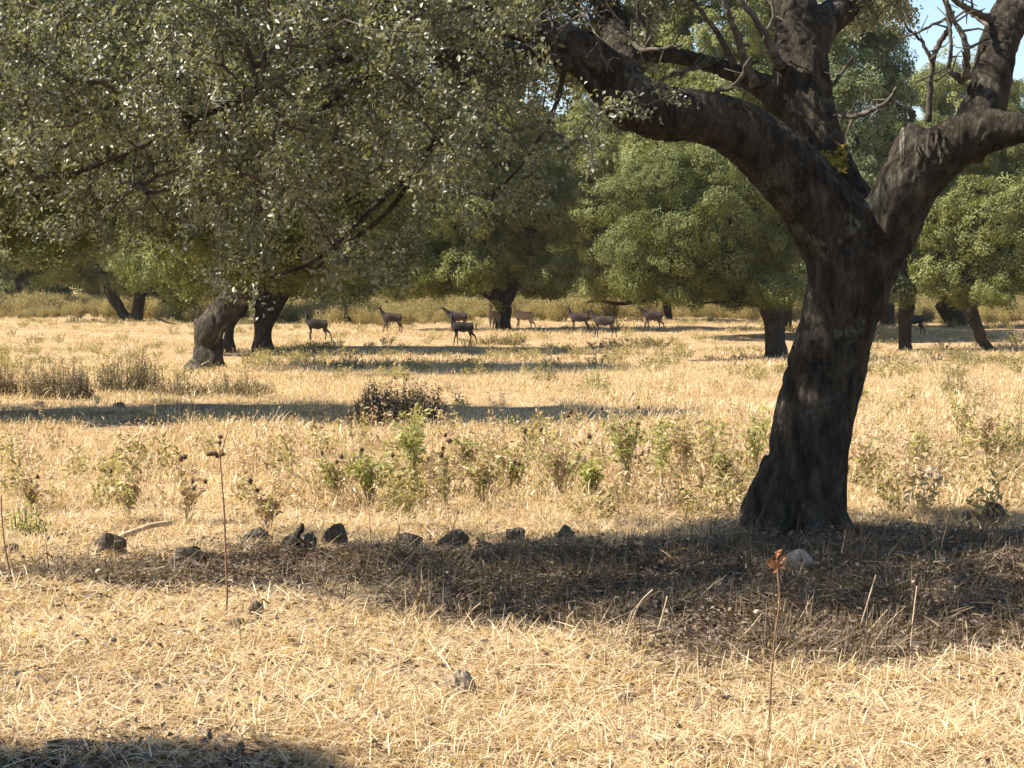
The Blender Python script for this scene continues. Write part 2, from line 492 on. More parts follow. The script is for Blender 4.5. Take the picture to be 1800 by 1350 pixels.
def grass_variant(seed, m, n=36, R_=.09, h=.12, w=.004, lean=.5, lie=0.0, seeds=0.0, droop=.5):
    rng = np.random.default_rng(seed)
    vs_, fs, ts = [], [], []
    k = 0
    for i in range(n):
        p = rng.normal(0, R_ * .6, 2)
        az = rng.uniform(0, 6.28)
        L = h * rng.uniform(.4, 1.2)
        if rng.uniform() < lie:
            el = rng.uniform(-.15, .55) if rng.uniform() < .8 else rng.uniform(.4, 1.1); base_z = rng.uniform(.0, .05)
        else:
            el = np.clip(rng.normal(1.25, lean * .6), .25, 1.57); base_z = 0
        side = np.array([-math.sin(az), math.cos(az), 0])
        tw = rng.uniform(-.8, .8)
        side = side * math.cos(tw) + np.array([0, 0, 1]) * math.sin(tw)
        ww = w * rng.uniform(.6, 1.5)
        pos = np.array([p[0], p[1], base_z])
        q = []
        for s_ in range(4):
            fr = s_ / 3
            q.append((pos.copy(), ww * (1 - fr * .75)))
            e = el - droop * fr * rng.uniform(.3, 1)
            pos = pos + np.array([math.cos(az) * math.cos(e), math.sin(az) * math.cos(e), math.sin(e)]) * L / 3
            if pos[2] < .004: pos[2] = .004
        tt = rng.uniform(0, 1)
        for c, hw in q:
            vs_ += [c - side * hw, c + side * hw]; ts += [tt, tt]
        for s_ in range(3):
            fs.append((k, k + 1, k + 3, k + 2)); k += 2
        k += 2
        if rng.uniform() < seeds:
            c = q[-1][0]
            for a_ in (0, 1):
                up = np.array([0, 0, 1.]); sd = np.array([math.cos(a_ * 1.57), math.sin(a_ * 1.57), 0]) * ww * 2.4
                vs_ += [c - up * .003, c - sd * .6 + up * .008, c + up * .024, c + sd * .6 + up * .008]; ts += [.9] * 4
                fs.append((k, k + 1, k + 2, k + 3)); k += 4
    return raw_object('tuft', np.array(vs_), np.array(fs), ts, m)

SPR = [spray_variant(i + 1, M['leaf']) for i in range(5)]
CL = {k: [clump_variant(20 + i, M[mm]) for i in range(3)] for k, mm in (('far', 'leaf_far'), ('yellow', 'leaf_yellow'), ('blue', 'leaf_blue'))}
CLM = [clump_variant(40 + i, M['leaf_far'], nleaf=110, R_=.28, L=.062, W=.042) for i in range(3)]
CLA = [clump_variant(60 + i, M['leaf_yellow'], nleaf=90, R_=.30, L=.080, W=.054) for i in range(3)]

# ------------------------------------------------------------------ branching skeleton
def grow(rng, roots, tips, step=.3, wander=.12, sag=.0, r_tip=.004, power=.45, rmax=None):
    """joins every tip to the nearest wood already there; returns chains of (points, radii)"""
    roots = np.asarray(roots, float)
    maxn = len(roots) + len(tips) * 30
    pos = np.zeros((maxn, 3)); par = -np.ones(maxn, int); cnt = np.zeros(maxn)
    n = len(roots); pos[:n] = roots
    nroot = n
    cen = roots.mean(0)
    dmin = np.array([np.min(((roots - t) ** 2).sum(1)) for t in tips])
    chains = []
    for ti in np.argsort(dmin):
        t = tips[ti]
        d = np.sqrt(((pos[:n] - t) ** 2).sum(1))
        j = int(np.argmin(d))
        L = d[j]
        k = max(2, min(28, int(L / step) + 1))
        a = pos[j]
        off = rng.normal(0, wander * L * .5, 3); off2 = rng.normal(0, wander * L * .35, 3)
        ss = np.linspace(0, 1, k + 1)[1:]
        path = a + np.outer(ss, t - a) + np.outer(np.sin(ss * np.pi), off) + np.outer(np.sin(ss * 2 * np.pi), off2)
        path[:, 2] += sag * L * np.sin(ss * np.pi)
        ids = [j]
        for q in path:
            pos[n] = q; par[n] = ids[-1]; ids.append(n); n += 1
        chains.append(ids)
        cnt[ids[-1]] += 1
    for i in range(n - 1, nroot - 1, -1):
        if par[i] >= 0: cnt[par[i]] += cnt[i]
    rad = r_tip * np.maximum(cnt, 1) ** power
    if rmax: rad = np.minimum(rad, rmax)
    out = []
    for ids in chains:
        rr = rad[ids].copy(); rr[0] = min(rad[ids[0]], rr[1] * 1.25)
        out.append((pos[ids], rr))
    return out

def dir_euler(d):
    """euler turning +X onto direction d"""
    yaw = np.arctan2(d[:, 1], d[:, 0]); pitch = -np.arctan2(d[:, 2], np.hypot(d[:, 0], d[:, 1]))
    return np.stack([np.zeros(len(d)), pitch, yaw], 1)

def fused_trunk(name, tubes, parent, voxel, m, amp=.02, freq=9.0, smooth_it=3, seed=0, zs=.3):
    mb = MB()
    for pts, rad in tubes: mb.tube(pts, rad, 18)
    o = mb.build(name, m, parent)
    md = o.modifiers.new('r', 'REMESH'); md.mode = 'VOXEL'; md.voxel_size = voxel
    md2 = o.modifiers.new('s', 'SMOOTH'); md2.iterations = smooth_it; md2.factor = .6
    dg = bpy.context.evaluated_depsgraph_get()
    me = bpy.data.meshes.new_from_object(o.evaluated_get(dg))
    o.modifiers.clear()
    old = o.data; o.data = me; me.name = name; bpy.data.meshes.remove(old)
    co = np.zeros(len(me.vertices) * 3); me.vertices.foreach_get('co', co); co = co.reshape(-1, 3)
    no = np.zeros(len(me.vertices) * 3); me.vertices.foreach_get('normal', no); no = no.reshape(-1, 3)
    dsp = np.zeros(len(co))
    for i, c in enumerate(co):
        q = Vector((c[0] * freq, c[1] * freq, c[2] * freq * zs + seed))
        a = mnoise.noise(q + Vector((mnoise.noise(q * .7), 0, 0)) * 1.5)
        ridge = 1 - abs(a) * 2.2
        b = mnoise.noise(Vector((c[0] * 2.1, c[1] * 2.1, c[2] * 1.6 + seed)))
        cc = mnoise.noise(q * 2.7)
        dsp[i] = -amp * max(0, ridge) ** 2 + amp * 1.6 * b + amp * .5 * cc
    co += no * dsp[:, None]
    me.vertices.foreach_set('co', co.ravel())
    me.polygons.foreach_set('use_smooth', [True] * len(me.polygons))
    if not me.materials: me.materials.append(m)
    me.update()
    return o

# ------------------------------------------------------------------ the great oak in front
def px_path(rows, d0):
    """rows of (x, y, half width in px, metres behind the trunk)"""
    out = []
    for (x, y, hw, dz) in rows:
        d = d0 + dz
        p = P(x, y, d)
        out.append((*p, hw * d / FPX))
    return spline(out, 6)

D0 = 16.55
base = Vector((2.22, D0, float(gz(2.22, D0))))
oak = empty('holm_oak', base)
tag(oak, 'great dark trunked oak in front with mossy fork and crown overhanging the left', 'tree')
stems = {
 'trunk': [(1412, 985, 92, 0), (1412, 945, 84, 0), (1413, 915, 78, 0), (1414, 880, 75.5, 0), (1420, 820, 73, 0), (1428, 750, 70, 0), (1441, 690, 68.5, 0),
           (1456, 640, 69, 0), (1468, 590, 67, 0), (1478, 550, 68, 0), (1492, 505, 74, 0), (1500, 455, 82, 0), (1500, 430, 70, 0)],
 'left': [(1505, 470, 70, 0), (1470, 410, 74, 0), (1425, 345, 66, -.1), (1370, 285, 62, -.2), (1300, 232, 55, -.3), (1230, 205, 48, -.4), (1160, 197, 50, -.5),
          (1108, 172, 47, -.55), (1066, 125, 38, -.6), (1012, 85, 31, -.7), (950, 55, 27, -.8), (880, 40, 23, -.95), (790, 10, 19, -1.2), (700, -50, 16, -1.5)],
 'elbow': [(1105, 205, 30, -.5), (1060, 180, 18, -.7), (1030, 140, 15, -.9), (995, 110, 15, -1.1), (930, 92, 14, -1.4), (850, 85, 13, -1.6), (780, 98, 11, -1.8), (700, 125, 9, -2.0), (620, 140, 7, -2.2)],
 'shoulder': [(1105, 170, 42, -.5), (1088, 100, 33, -.2), (1072, 30, 28, .2), (1040, -80, 26, .6), (1000, -160, 20, 1.0)],
 'mid': [(1525, 450, 52, .1), (1500, 370, 46, .25), (1462, 300, 42, .4), (1437, 240, 43, .5), (1418, 180, 48, .6), (1408, 120, 50, .7), (1405, 60, 46, .8), (1395, 0, 38, .9), (1370, -70, 30, 1.1), (1330, -150, 22, 1.4)],
 'mid_right': [(1412, 90, 42, .8), (1450, 40, 30, 1.0), (1490, 5, 26, 1.2), (1540, -50, 20, 1.6), (1600, -130, 15, 2.0)],
 'mid_left': [(1400, 200, 28, .6), (1345, 155, 23, .7), (1290, 128, 19, .8), (1230, 108, 18, .8), (1170, 95, 16, .7), (1120, 100, 14, .6), (1060, 70, 12, .5), (960, 40, 10, .4)],
 'right': [(1520, 470, 62, 0), (1560, 400, 56, -.1), (1592, 335, 54, -.2), (1635, 285, 52, -.3), (1690, 245, 46, -.4), (1750, 228, 36, -.5), (1810, 222, 28, -.6), (1900, 190, 24, -.8), (2020, 120, 18, -1.0), (2150, 40, 14, -1.2)],
 'stump': [(1600, 300, 40, -.2), (1605, 255, 32, -.15), (1618, 228, 24, -.1)],
 'right_up': [(1690, 262, 44, -.4), (1722, 205, 40, -.3), (1742, 140, 38, -.2), (1762, 70, 37, 0), (1788, 0, 36, .2), (1830, -90, 28, .5), (1880, -180, 20, .9)],
}
paths = {k: px_path(v, D0) for k, v in stems.items()}
tubes = [(p[:, :3], p[:, 3]) for p in paths.values()]
# root flares
for (ax, ay, hw) in ((-.44, -.14, .11), (-.26, -.32, .12), (.05, -.36, .11), (.28, -.22, .10), (.34, .12, .10), (-.35, .32, .14)):
    p0 = np.array([base.x + ax * .35 - .05, base.y + ay * .35, base.z + .50]); p1 = np.array([base.x + ax * .8 - .04, base.y + ay * .8, base.z + .12]); p2 = np.array([base.x + ax * 1.15, base.y + ay * 1.2, base.z - .12])
    q = spline([[*p0, hw * 1.1], [*p1, hw], [*p2, hw * .7]], 5)
    tubes.append((q[:, :3], q[:, 3]))
fused_trunk('trunk', tubes, oak, .019, M['bark'], amp=.017, freq=12, smooth_it=3)

def blob(mb, c, r, seed, sub=12, rough=.35, tint=.5, flat=1.0, angular=0.0):
    c = np.asarray(c, float); r = np.asarray(r, float) * np.ones(3)
    nu, nv = sub, max(5, sub // 2 + 1)
    v = []; f = []
    planes = None
    rg = random.Random(seed)
    if angular:
        planes = [(Vector((rg.gauss(0, 1), rg.gauss(0, 1), rg.gauss(0, 1))).normalized(), rg.uniform(.68, .95)) for _ in range(9)]
    for i in range(nv + 1):
        th = math.pi * i / nv
        for j in range(nu):
            ph = 2 * math.pi * j / nu
            d = Vector((math.sin(th) * math.cos(ph), math.sin(th) * math.sin(ph), math.cos(th)))
            s = 1 + rough * mnoise.noise(d * 1.8 + Vector((seed * 3.1, 0, 0))) + rough * .4 * mnoise.noise(d * 5 + Vector((seed, 2, 0)))
            if planes:
                for nrm, h in planes:
                    k = d.dot(nrm) * s
                    if k > h: s *= h / k
            q = d * s + (d * (.07 * mnoise.noise(d * 6 + Vector((seed, 9, 0)))) if angular else Vector())
            v.append((c[0] + q.x * r[0], c[1] + q.y * r[1], c[2] + q.z * r[2]))
    for i in range(nv):
        for j in range(nu):
            a = i * nu + j; b = i * nu + (j + 1) % nu
            f.append((a, b, b + nu, a + nu))
    mb.add(v, f, tint)

mb = MB()
rg = random.Random(5)
for i in range(420):
    x = rg.uniform(1408, 1488); y = rg.uniform(252, 302)
    if y < 250 + (1470 - x) * .4: continue
    p = P(x, y + 2, D0 + .12 + (302 - y) * .004)
    blob(mb, p, (rg.uniform(.008, .022), .02, rg.uniform(.006, .014)), i, 6, .9)
tag(mb.build('moss_patch', M['moss'], oak), 'yellow green moss cushion in the fork')

# crown: tips of twigs fill the space under, in and above the frame
rng = np.random.default_rng(11)
BX = [-1500, -500, 0, 200, 350, 500, 640, 760, 860, 960, 1060, 1110]
BY = [330, 400, 400, 380, 415, 460, 465, 440, 420, 380, 290, 150]
cens = []
while len(cens) < 265:
    x = rng.uniform(-820, 1110); y = rng.uniform(-190, 500)
    yb = np.interp(x, BX, BY)
    if y > yb: continue
    if x < -150 and y > 130: continue
    if x < -520 or (x < 0 and rng.uniform() < .5): continue
    if y > yb - 170 and rng.uniform() < .55: continue      # thinner towards the hanging hem
    d = rng.uniform(11.8, 16.2)
    if y > 300: d = rng.uniform(12.8, 16.0)
    if 900 < x and y < 230: d = rng.uniform(16.7, 17.8)
    if 1000 < x and -20 < y < 90: continue
    if x > 880 and rng.uniform() < .25: continue
    cens.append((P(x, y, d), 5))
while len(cens) < 410:                                     # over and around the bend of the left limb
    x = rng.uniform(350, 1150); y = rng.uniform(-160, 190)
    if y > np.interp(x, [350, 860, 960, 1060, 1150], [190, 190, 130, 95, 10]): continue
    cens.append((P(x, y, rng.uniform(14.9, 17.0) if x < 900 else rng.uniform(16.7, 17.9)), 5))
while len(cens) < 540:                                     # the roof of the crown, above the picture
    d = rng.normal(0, 1, 3); d /= np.linalg.norm(d)
    r = rng.uniform(.45, 1) ** .5
    p = Vector((2.6 + d[0] * r * 7.2, 14.5 + d[1] * r * 3.7, 5.2 + d[2] * r * 2.5))
    if p.z < 4.25 + .03 * abs(p.y - 16): continue
    if .5 + .5 * mnoise.noise(Vector((p.x * .8, p.y * 1.3, p.z * .3))) < .5: continue
    cens.append((p, 5))
tips = []
for c, n_ in cens:
    for _ in range(n_):
        tips.append(c + Vector(rng.normal(0, .17, 3)))
for _ in range(60):                                         # thin leafy spray against the sky on the right
    p = P(rng.uniform(1480, 1600), rng.uniform(-60, 40), D0 + rng.uniform(1, 3)); tips.append(p)
tips = np.array([list(t) for t in tips])
roots = np.vstack([paths[k][::2, :3] for k in paths if k not in ('trunk', 'stump')])
guide = []                                                   # larger boughs that droop to the left inside the crown
boughs = [
 [(960, 58, 20, -.8), (880, 50, 16, -1.4), (760, 60, 14, -2.0), (640, 90, 12, -2.4), (520, 130, 10, -2.8), (380, 190, 8, -3.0), (240, 260, 6, -3.0), (120, 310, 4, -2.8)],
 [(620, 140, 8, -2.2), (560, 200, 7, -2.4), (480, 260, 6, -2.5), (380, 310, 5, -2.4), (260, 340, 3.5, -2.2)],
 [(850, 85, 9, -1.6), (800, 180, 8, -1.7), (740, 285, 6.5, -1.8), (650, 370, 5.5, -1.9), (560, 455, 4, -2.0), (470, 490, 2.5, -2.0)],
 [(740, 285, 5, -1.8), (700, 350, 4.5, -1.7), (650, 400, 4, -1.6), (590, 440, 3, -1.5), (540, 490, 2, -1.5)],
 [(880, 40, 18, -.95), (760, -20, 16, .2), (560, -40, 14, 1.2), (360, 0, 11, 1.8), (160, 60, 8, 2.2), (-60, 120, 6, 2.4)],
 [(700, -50, 15, -1.5), (480, -60, 14, -1.8), (220, -60, 12, -1.6), (-40, 20, 9, -1.2), (-300, 120, 6, -1.0)],
 [(995, 110, 5, -1.1), (975, 190, 4, -1.0), (925, 280, 3, -.9), (860, 350, 2, -.9)],
 [(560, -40, 9, 1.2), (440, 80, 7, 1.4), (330, 190, 5.5, 1.5), (230, 300, 4, 1.5), (140, 370, 3, 1.4)],
]
bmeshes = []
for b in boughs:
    q = px_path(b, D0)
    guide.append(q[:, :3])
    bmeshes.append((q[:, :3], q[:, 3]))
chains = grow(rng, np.vstack([roots] + guide), tips, step=.22, wander=.16, sag=.05, r_tip=.0035, power=.42, rmax=.06)
for i, (p, r) in enumerate(bmeshes):
    mb = MB(); mb.tube(p, r, 8, rough=.15, seed=i); mb.build('branch', M['bark'], oak)
chains.sort(key=lambda c: -c[1][0])
for i, (p, r) in enumerate(chains[:26]):
    mb = MB(); mb.tube(p, r, 6, rough=.12, seed=i); mb.build('branch', M['bark'], oak)
mb = MB()
for i, (p, r) in enumerate(chains[26:]):
    mb.tube(p, np.maximum(r, .0032), 4, cap=False, seed=i)
mb.build('twigs', M['twig'], oak, kind='stuff')
# leafy sprays at the tips and back along the last twigs
sp, sd = [], []
for p, r in chains:
    for k in range(max(1, len(p) - 3), len(p)):
        if k == len(p) - 1 or rng.uniform() < .45:
            dd = p[k] - p[k - 1]
            sp.append(p[k] - dd * rng.uniform(0, .6)); sd.append(dd / (np.linalg.norm(dd) + 1e-6) + rng.normal(0, .5, 3))
sp = np.array(sp); sd = np.array(sd); sd[:, 2] -= .1
rot = dir_euler(sd); rot[:, 0] = rng.uniform(-1, 1, len(sp))
scatter('crown', sp, rot, rng.uniform(.8, 1.25, len(sp)), rng.integers(0, 5, len(sp)), SPR, oak)
print('front crown sprays', len(sp))

# bare lichened shoots inside the fork, against the light
bare = [
 [(1330, 150, 9, .6), (1300, 80, 7, .5), (1275, 10, 5, .4), (1262, -40, 4, .4)],
 [(1372, 120, 10, .5), (1345, 60, 7, .4), (1312, 15, 5, .3), (1280, -20, 4, .3)],
 [(1300, 132, 7, .7), (1262, 60, 5, .6), (1225, 10, 4, .5), (1205, -30, 3, .5)],
 [(1240, 112, 6, .7), (1205, 125, 4, .5), (1150, 150, 3, .3), (1135, 185, 2, .3)],
 [(1140, 95, 6, .0), (1135, 50, 5, -.1), (1120, 10, 4, -.2), (1128, -30, 3, -.2)],
 [(1100, 60, 6, -.6), (1125, 85, 5, -.7), (1140, 88, 4, -.8), (1200, 80, 2.5, -.9)],
 [(1345, 60, 4, .4), (1360, 25, 3, .4), (1352, -20, 2, .4)],
 [(1452, 60, 6, .9), (1445, 110, 5, .7), (1462, 150, 4, .6), (1500, 100, 2, .5)],
 [(1745, 36, 8, 0), (1715, 22, 6, -.1), (1690, 8, 5, -.2), (1655, -15, 4, -.3)],
 [(1740, 45, 7, 0), (1712, 25, 5.5, .2), (1680, 0, 4, .3)],
 [(1692, 140, 8, -.3), (1672, 128, 5, -.4), (1667, 118, 4, -.4), (1672, 75, 3.5, -.5), (1668, 35, 3, -.5), (1655, -15, 2.5, -.5)],
 [(1700, 135, 8, -.4), (1700, 85, 6, -.5), (1688, 55, 5, -.5), (1678, 40, 4, -.5), (1664, 0, 3, -.6)],
 [(1632, 215, 6, -.1), (1638, 110, 5, -.1), (1655, 70, 5, -.1), (1668, 50, 4, -.2), (1676, 20, 3, -.2)],
 [(1638, 110, 4, -.1), (1622, 75, 3, -.1), (1600, 55, 2.5, -.1), (1592, 48, 1.5, -.1)],
 [(1676, 25, 3, -.2), (1640, 45, 2.5, -.2), (1600, 62, 2, -.2), (1580, 68, 1.5, -.2)],
 [(1505, 205, 4, .3), (1540, 190, 4, .2), (1562, 175, 3.5, .2), (1575, 155, 2.5, .2)],
 [(1468, 200, 5, .4), (1500, 205, 4, .3), (1530, 192, 3, .3)],
 [(1260, 160, 5, -.4), (1290, 150, 4, -.5), (1320, 100, 3, -.6)],
]
rbt = np.random.default_rng(31)
for _ in range(16):                                        # fine dark shoots over the bend of the left limb
    x, y = rbt.uniform(860, 1130), rbt.uniform(-10, 130)
    z_ = rbt.uniform(-1.3, -.7); a_ = rbt.uniform(-.9, .9) + (3.14 if rbt.uniform() < .3 else 0); l_ = rbt.uniform(50, 120)
    p_ = [(x, y, rbt.uniform(3, 5), z_)]
    for k_ in range(1, 4):
        a_ += rbt.normal(0, .35)
        x += math.sin(a_) * l_ / 3; y -= math.cos(a_) * l_ / 3
        p_.append((x, y, 3.4 - k_ * .7, z_ - rbt.uniform(0, .12)))
    bare.append(p_)
for i, b in enumerate(bare):
    q = px_path(b, D0)
    q[:, :3] += np.random.default_rng(i).normal(0, .004, q[:, :3].shape)
    q[0, 3] *= 1.3
    mb = MB(); mb.tube(q[:, :3], q[:, 3], 6, rough=.3, seed=i)
    rr = np.random.default_rng(90 + i)
    for k in range(3, len(q) - 1, 3):                      # side spurs
        dirv = rr.normal(0, 1, 3); dirv /= np.linalg.norm(dirv); ln = rr.uniform(.08, .3)
        mb.tube([q[k, :3], q[k, :3] + dirv * ln * .5 + rr.normal(0, .02, 3), q[k, :3] + dirv * ln], [q[k, 3] * .5, q[k, 3] * .35, .003], 4)
    mb.build('bare_branch', M['twig_pale'], oak)
# torn, peeling bark fringe along the right limb
mb = MB()
for i in range(7):
    x = 1572 + rg.uniform(0, 130); y = 226 + rg.uniform(-4, 14) + max(0, (x - 1640)) * -.12
    q = px_path([(x, y - rg.uniform(0, 10), 2, -.45), (x + rg.uniform(-3, 3), y + 20, 3, -.60), (x + rg.uniform(-8, 8), y + rg.uniform(25, 60), 2, -.70)], D0)
    mb.tube(q[:, :3], q[:, 3], 5, rough=.3, seed=i)
mb.build('bark_flakes', M['bark_grey'], oak, kind='stuff')

# ------------------------------------------------------------------ oaks behind
def crown_points(rng, lobes, dens, inner=.25):
    pts, nrm = [], []
    C_ = np.array([l[0] for l in lobes]); Rr = np.array([l[1] for l in lobes])
    for c, r in lobes:
        area = 4 * math.pi * ((r[0] * r[1]) ** 1.6 / 3 + (r[0] * r[2]) ** 1.6 / 3 + (r[1] * r[2]) ** 1.6 / 3) ** (1 / 1.6)
        n = int(area * dens * 2.1)
        d = rng.normal(0, 1, (n, 3)); d /= np.linalg.norm(d, axis=1)[:, None]
        rad = np.where(rng.uniform(0, 1, n) < inner, rng.uniform(.5, .9, n), rng.uniform(.9, 1.12, n))
        rad = rad * (1 + .22 * np.sin(d[:, 0] * 4.1 + c[0] * 3) * np.sin(d[:, 1] * 3.7 + c[1] * 2) + .16 * np.sin(d[:, 2] * 6.3 + c[2] * 5 + d[:, 0] * 2.5))
        rad = np.where(rng.uniform(0, 1, n) < .08, rad * rng.uniform(1.05, 1.3, n), rad)
        p = c + d * r * rad[:, None]
        q = np.ones(n, bool)
        for c2, r2 in lobes:
            if c2 is c: continue
            q &= (((p - c2) / r2) ** 2).sum(1) > .62
        pts.append(p[q]); nrm.append(d[q])
    return np.vstack(pts), np.vstack(nrm)

def make_lobes(rng, cx, cy, zlow, ztop, rx, ry, n):
    lobes = []
    n = int(n * 2.4)
    H = ztop - zlow
    for i in range(n):
        a = rng.uniform(0, 2 * math.pi); u = rng.uniform(.15, .92) ** .6
        hz = rng.uniform(.04, .95) ** 1.1
        shrink = math.sqrt(max(.1, 1 - max(0, hz - .35) ** 2 / .62))
        lr = min(rx, ry) * rng.uniform(.13, .30)
        x = cx + math.cos(a) * u * (rx - lr * .8) * shrink; y = cy + math.sin(a) * u * (ry - lr * .8) * shrink
        z = zlow + hz * H
        lz = min(lr * rng.uniform(.6, .85), H * .34)
        z = min(max(z, zlow + lz * .7), ztop - lz)
        lobes.append((np.array([x, y, z]), np.array([lr, lr, lz])))
    lobes.append((np.array([cx, cy, zlow + H * .5]), np.array([rx * .6, ry * .6, H * .4])))
    return lobes

def oak_tree(label, d, stems_px, cxp, rx, ztop, zlow, seed, leafset='far', barkm='bark_far', n=16, dens=3.2, group='oaks standing beyond the deer',
             ry=None, name='holm_oak', voxel=.07, fused=True, bm_amp=.03, scale=1.0, low=None, variants=None):
    rng = np.random.default_rng(seed)
    sx = stems_px[0][0][0]
    X0 = (sx - CX) * d / FPX
    g0 = float(gz(X0, d))
    root = empty(name, (X0, d, g0))
    tag(root, label, 'tree', group)
    tubes = []; ends = []
    for st in stems_px:
        rows = []
        for k, (x, y, hw) in enumerate(st):
            dz = rng.uniform(-.3, .3) if k > 1 else 0
            p = P(x, y, d + dz); rows.append((*p, hw * d / FPX))
        if abs(rows[0][2] - g0) < .8:
            r0 = list(rows[0]); r0[2] = g0 - .25; r0[3] *= 1.25; rows.insert(0, r0); rows[1] = (rows[1][0], rows[1][1], g0 + .06, rows[1][3] * 1.1)
        q = spline(rows, 4)
        tubes.append((q[:, :3], np.maximum(q[:, 3], .02))); ends.append(q[len(q) // 2:, :3])
    fused_trunk('trunk', tubes, root, voxel, M[barkm], amp=bm_amp, freq=4.5, smooth_it=2, seed=seed)
    cxw = (cxp - CX) * d / FPX
    ry = ry or rx * .85
    lobes = make_lobes(rng, cxw, d, g0 + zlow, g0 + ztop, rx, ry, n)
    if low:
        for (x, y, r, rz_) in low:
            p = P(x, y, d - .5); lobes.append((np.array(p), np.array([r, r, rz_])))
    pts, nrm = crown_points(rng, lobes, dens)
    lt = np.array([l[0] for l in lobes] + [l[0] + rng.normal(0, .5, 3) * l[1] for l in lobes for _ in range(2)])
    ch = grow(rng, np.vstack([e for e in ends if e[:, 2].max() > g0 + 1.2 and np.ptp(e[:, 0]) < 2.2] or ends[:1]), lt * np.array([1, 1, 1]) , step=.8, wander=.07, r_tip=.02, power=.5, rmax=.3)
    ch.sort(key=lambda c: -c[1][0])
    mb = MB()
    for p, r in ch: mb.tube(p, r, 6, rough=.15)
    mb.build('branches', M[barkm], root, kind='stuff')
    nn = nrm + rng.normal(0, .42, nrm.shape); nn[:, 2] += .15; nn /= np.linalg.norm(nn, axis=1)[:, None]
    rot = np.stack([np.zeros(len(pts)), np.arccos(np.clip(nn[:, 2], -1, 1)), np.arctan2(nn[:, 1], nn[:, 0])], 1)
    scatter('crown', pts, rot, rng.uniform(.6, 1.4, len(pts)) * scale, rng.integers(0, 3, len(pts)), variants or CL[leafset], root)
    return root

oak_tree('stout grey oak leaning right beside the dry bushes, its trunk arching over', 60,
         [[(364, 656, 37), (366, 632, 29), (367, 604, 26), (369, 578, 27), (386, 553, 27), (410, 528, 25), (445, 508, 20), (490, 480, 16), (540, 430, 13)],
          [(358, 592, 18), (351, 572, 13), (345, 560, 8)], [(425, 520, 18), (400, 480, 11), (380, 430, 9)]],
         470, 4.6, 8.2, 2.6, 101, 'yellow', 'bark_grey', n=26, dens=4.2, ry=7.2, voxel=.06, bm_amp=.05, low=[(470, 465, .8, .5), (540, 470, .9, .5), (410, 480, .5, .35)], variants=CLA)
oak_tree('double trunked dark oak right behind the leaning grey oak', 83,
         [[(462, 621, 20), (462, 590, 16), (465, 560, 19), (478, 532, 23), (500, 508, 17), (530, 470, 12)],
          [(401, 613, 13), (402, 588, 9), (411, 560, 10), (432, 535, 13), (465, 515, 15)]],
         480, 6.5, 11.5, 2.4, 102, 'far', n=22, ry=8)
oak_tree('forked oak with two bare stems between the leftmost tree and the grey oak', 123,
         [[(226, 569, 9), (215, 550, 9.5), (203, 530, 10), (193, 512, 10), (180, 480, 8)], [(240, 570, 11), (241, 550, 10), (246, 525, 11), (252, 480, 9)]],
         230, 7.2, 13.5, 1.5, 103, 'yellow', n=18, low=[(215, 492, 1.0, .6), (245, 488, .8, .5)])
oak_tree('slim leaning oak at the left edge of the clearing', 150,
         [[(38, 552, 7), (34, 537, 7), (25, 522, 6), (8, 508, 4)], [(33, 538, 5), (34, 518, 5), (30, 495, 4)]],
         20, 8, 15, 1.5, 104, 'far', n=16)
oak_tree('broad oak with a short thick trunk in the middle of the deer', 108,
         [[(885, 577, 14), (885, 560, 12.5), (887, 546, 13), (882, 530, 17), (862, 515, 12), (830, 500, 10)], [(884, 535, 13), (900, 510, 11), (910, 460, 10)]],
         835, 5.4, 12.5, 2.0, 105, 'yellow', n=32, low=[(740, 485, 1.5, .9), (940, 488, 1.3, .8)])
oak_tree('round crowned oak with a bright left side, standing left of the great trunk', 70,
         [[(1364, 637, 21), (1363, 600, 18.5), (1361, 565, 18.5), (1356, 540, 22), (1350, 510, 20), (1325, 460, 15)],
          [(1352, 532, 12), (1320, 533, 7), (1290, 536, 6), (1262, 531, 5), (1235, 533, 4)]],
         1265, 4.0, 6.7, 1.85, 106, 'far', n=24, dens=4.5, low=[(1150, 440, 1.0, 1.1), (1130, 480, .7, .6), (1200, 330, 1.0, .8)], variants=CLM)
oak_tree('thin slanting oak trunk just right of the walking deer', 125,
         [[(1178, 567, 5), (1175, 550, 7), (1172, 530, 8), (1172, 490, 8)], [(1176, 512, 6), (1140, 526, 4), (1090, 534, 4), (1052, 529, 3), (1025, 533, 2)]],
         1090, 6.2, 18, 2.0, 107, 'yellow', n=30, low=[(1060, 507, 1.3, .55), (1130, 510, 1.2, .5)])
oak_tree('oak with a narrow trunk half hidden by the trunk of the round crowned oak', 105,
         [[(1384, 597, 9), (1384, 560, 8.5), (1386, 510, 9)]], 1400, 5, 10, 2.0, 108, 'far', n=14)
oak_tree('tall grey green oak with a straight trunk right of the great trunk', 85,
         [[(1592, 617, 13), (1591, 585, 11.5), (1592, 550, 14), (1596, 520, 14), (1590, 430, 12), (1570, 300, 9)]],
         1505, 2.9, 14.5, 1.9, 109, 'blue', n=22, ry=3)
oak_tree('oak with a short dark trunk close behind the great trunk', 112,
         [[(1560, 584, 13), (1560, 560, 12), (1561, 500, 12)]], 1560, 5, 9, 2.0, 110, 'far', n=14)
oak_tree('oak with a knobbly squat trunk between two straighter ones', 114,
         [[(1687, 586, 13), (1686, 565, 15), (1680, 545, 19), (1672, 520, 20), (1660, 480, 14)], [(1680, 548, 13), (1655, 545, 8), (1645, 535, 6)]],
         1680, 6.2, 11, 2.3, 111, 'far', n=16)
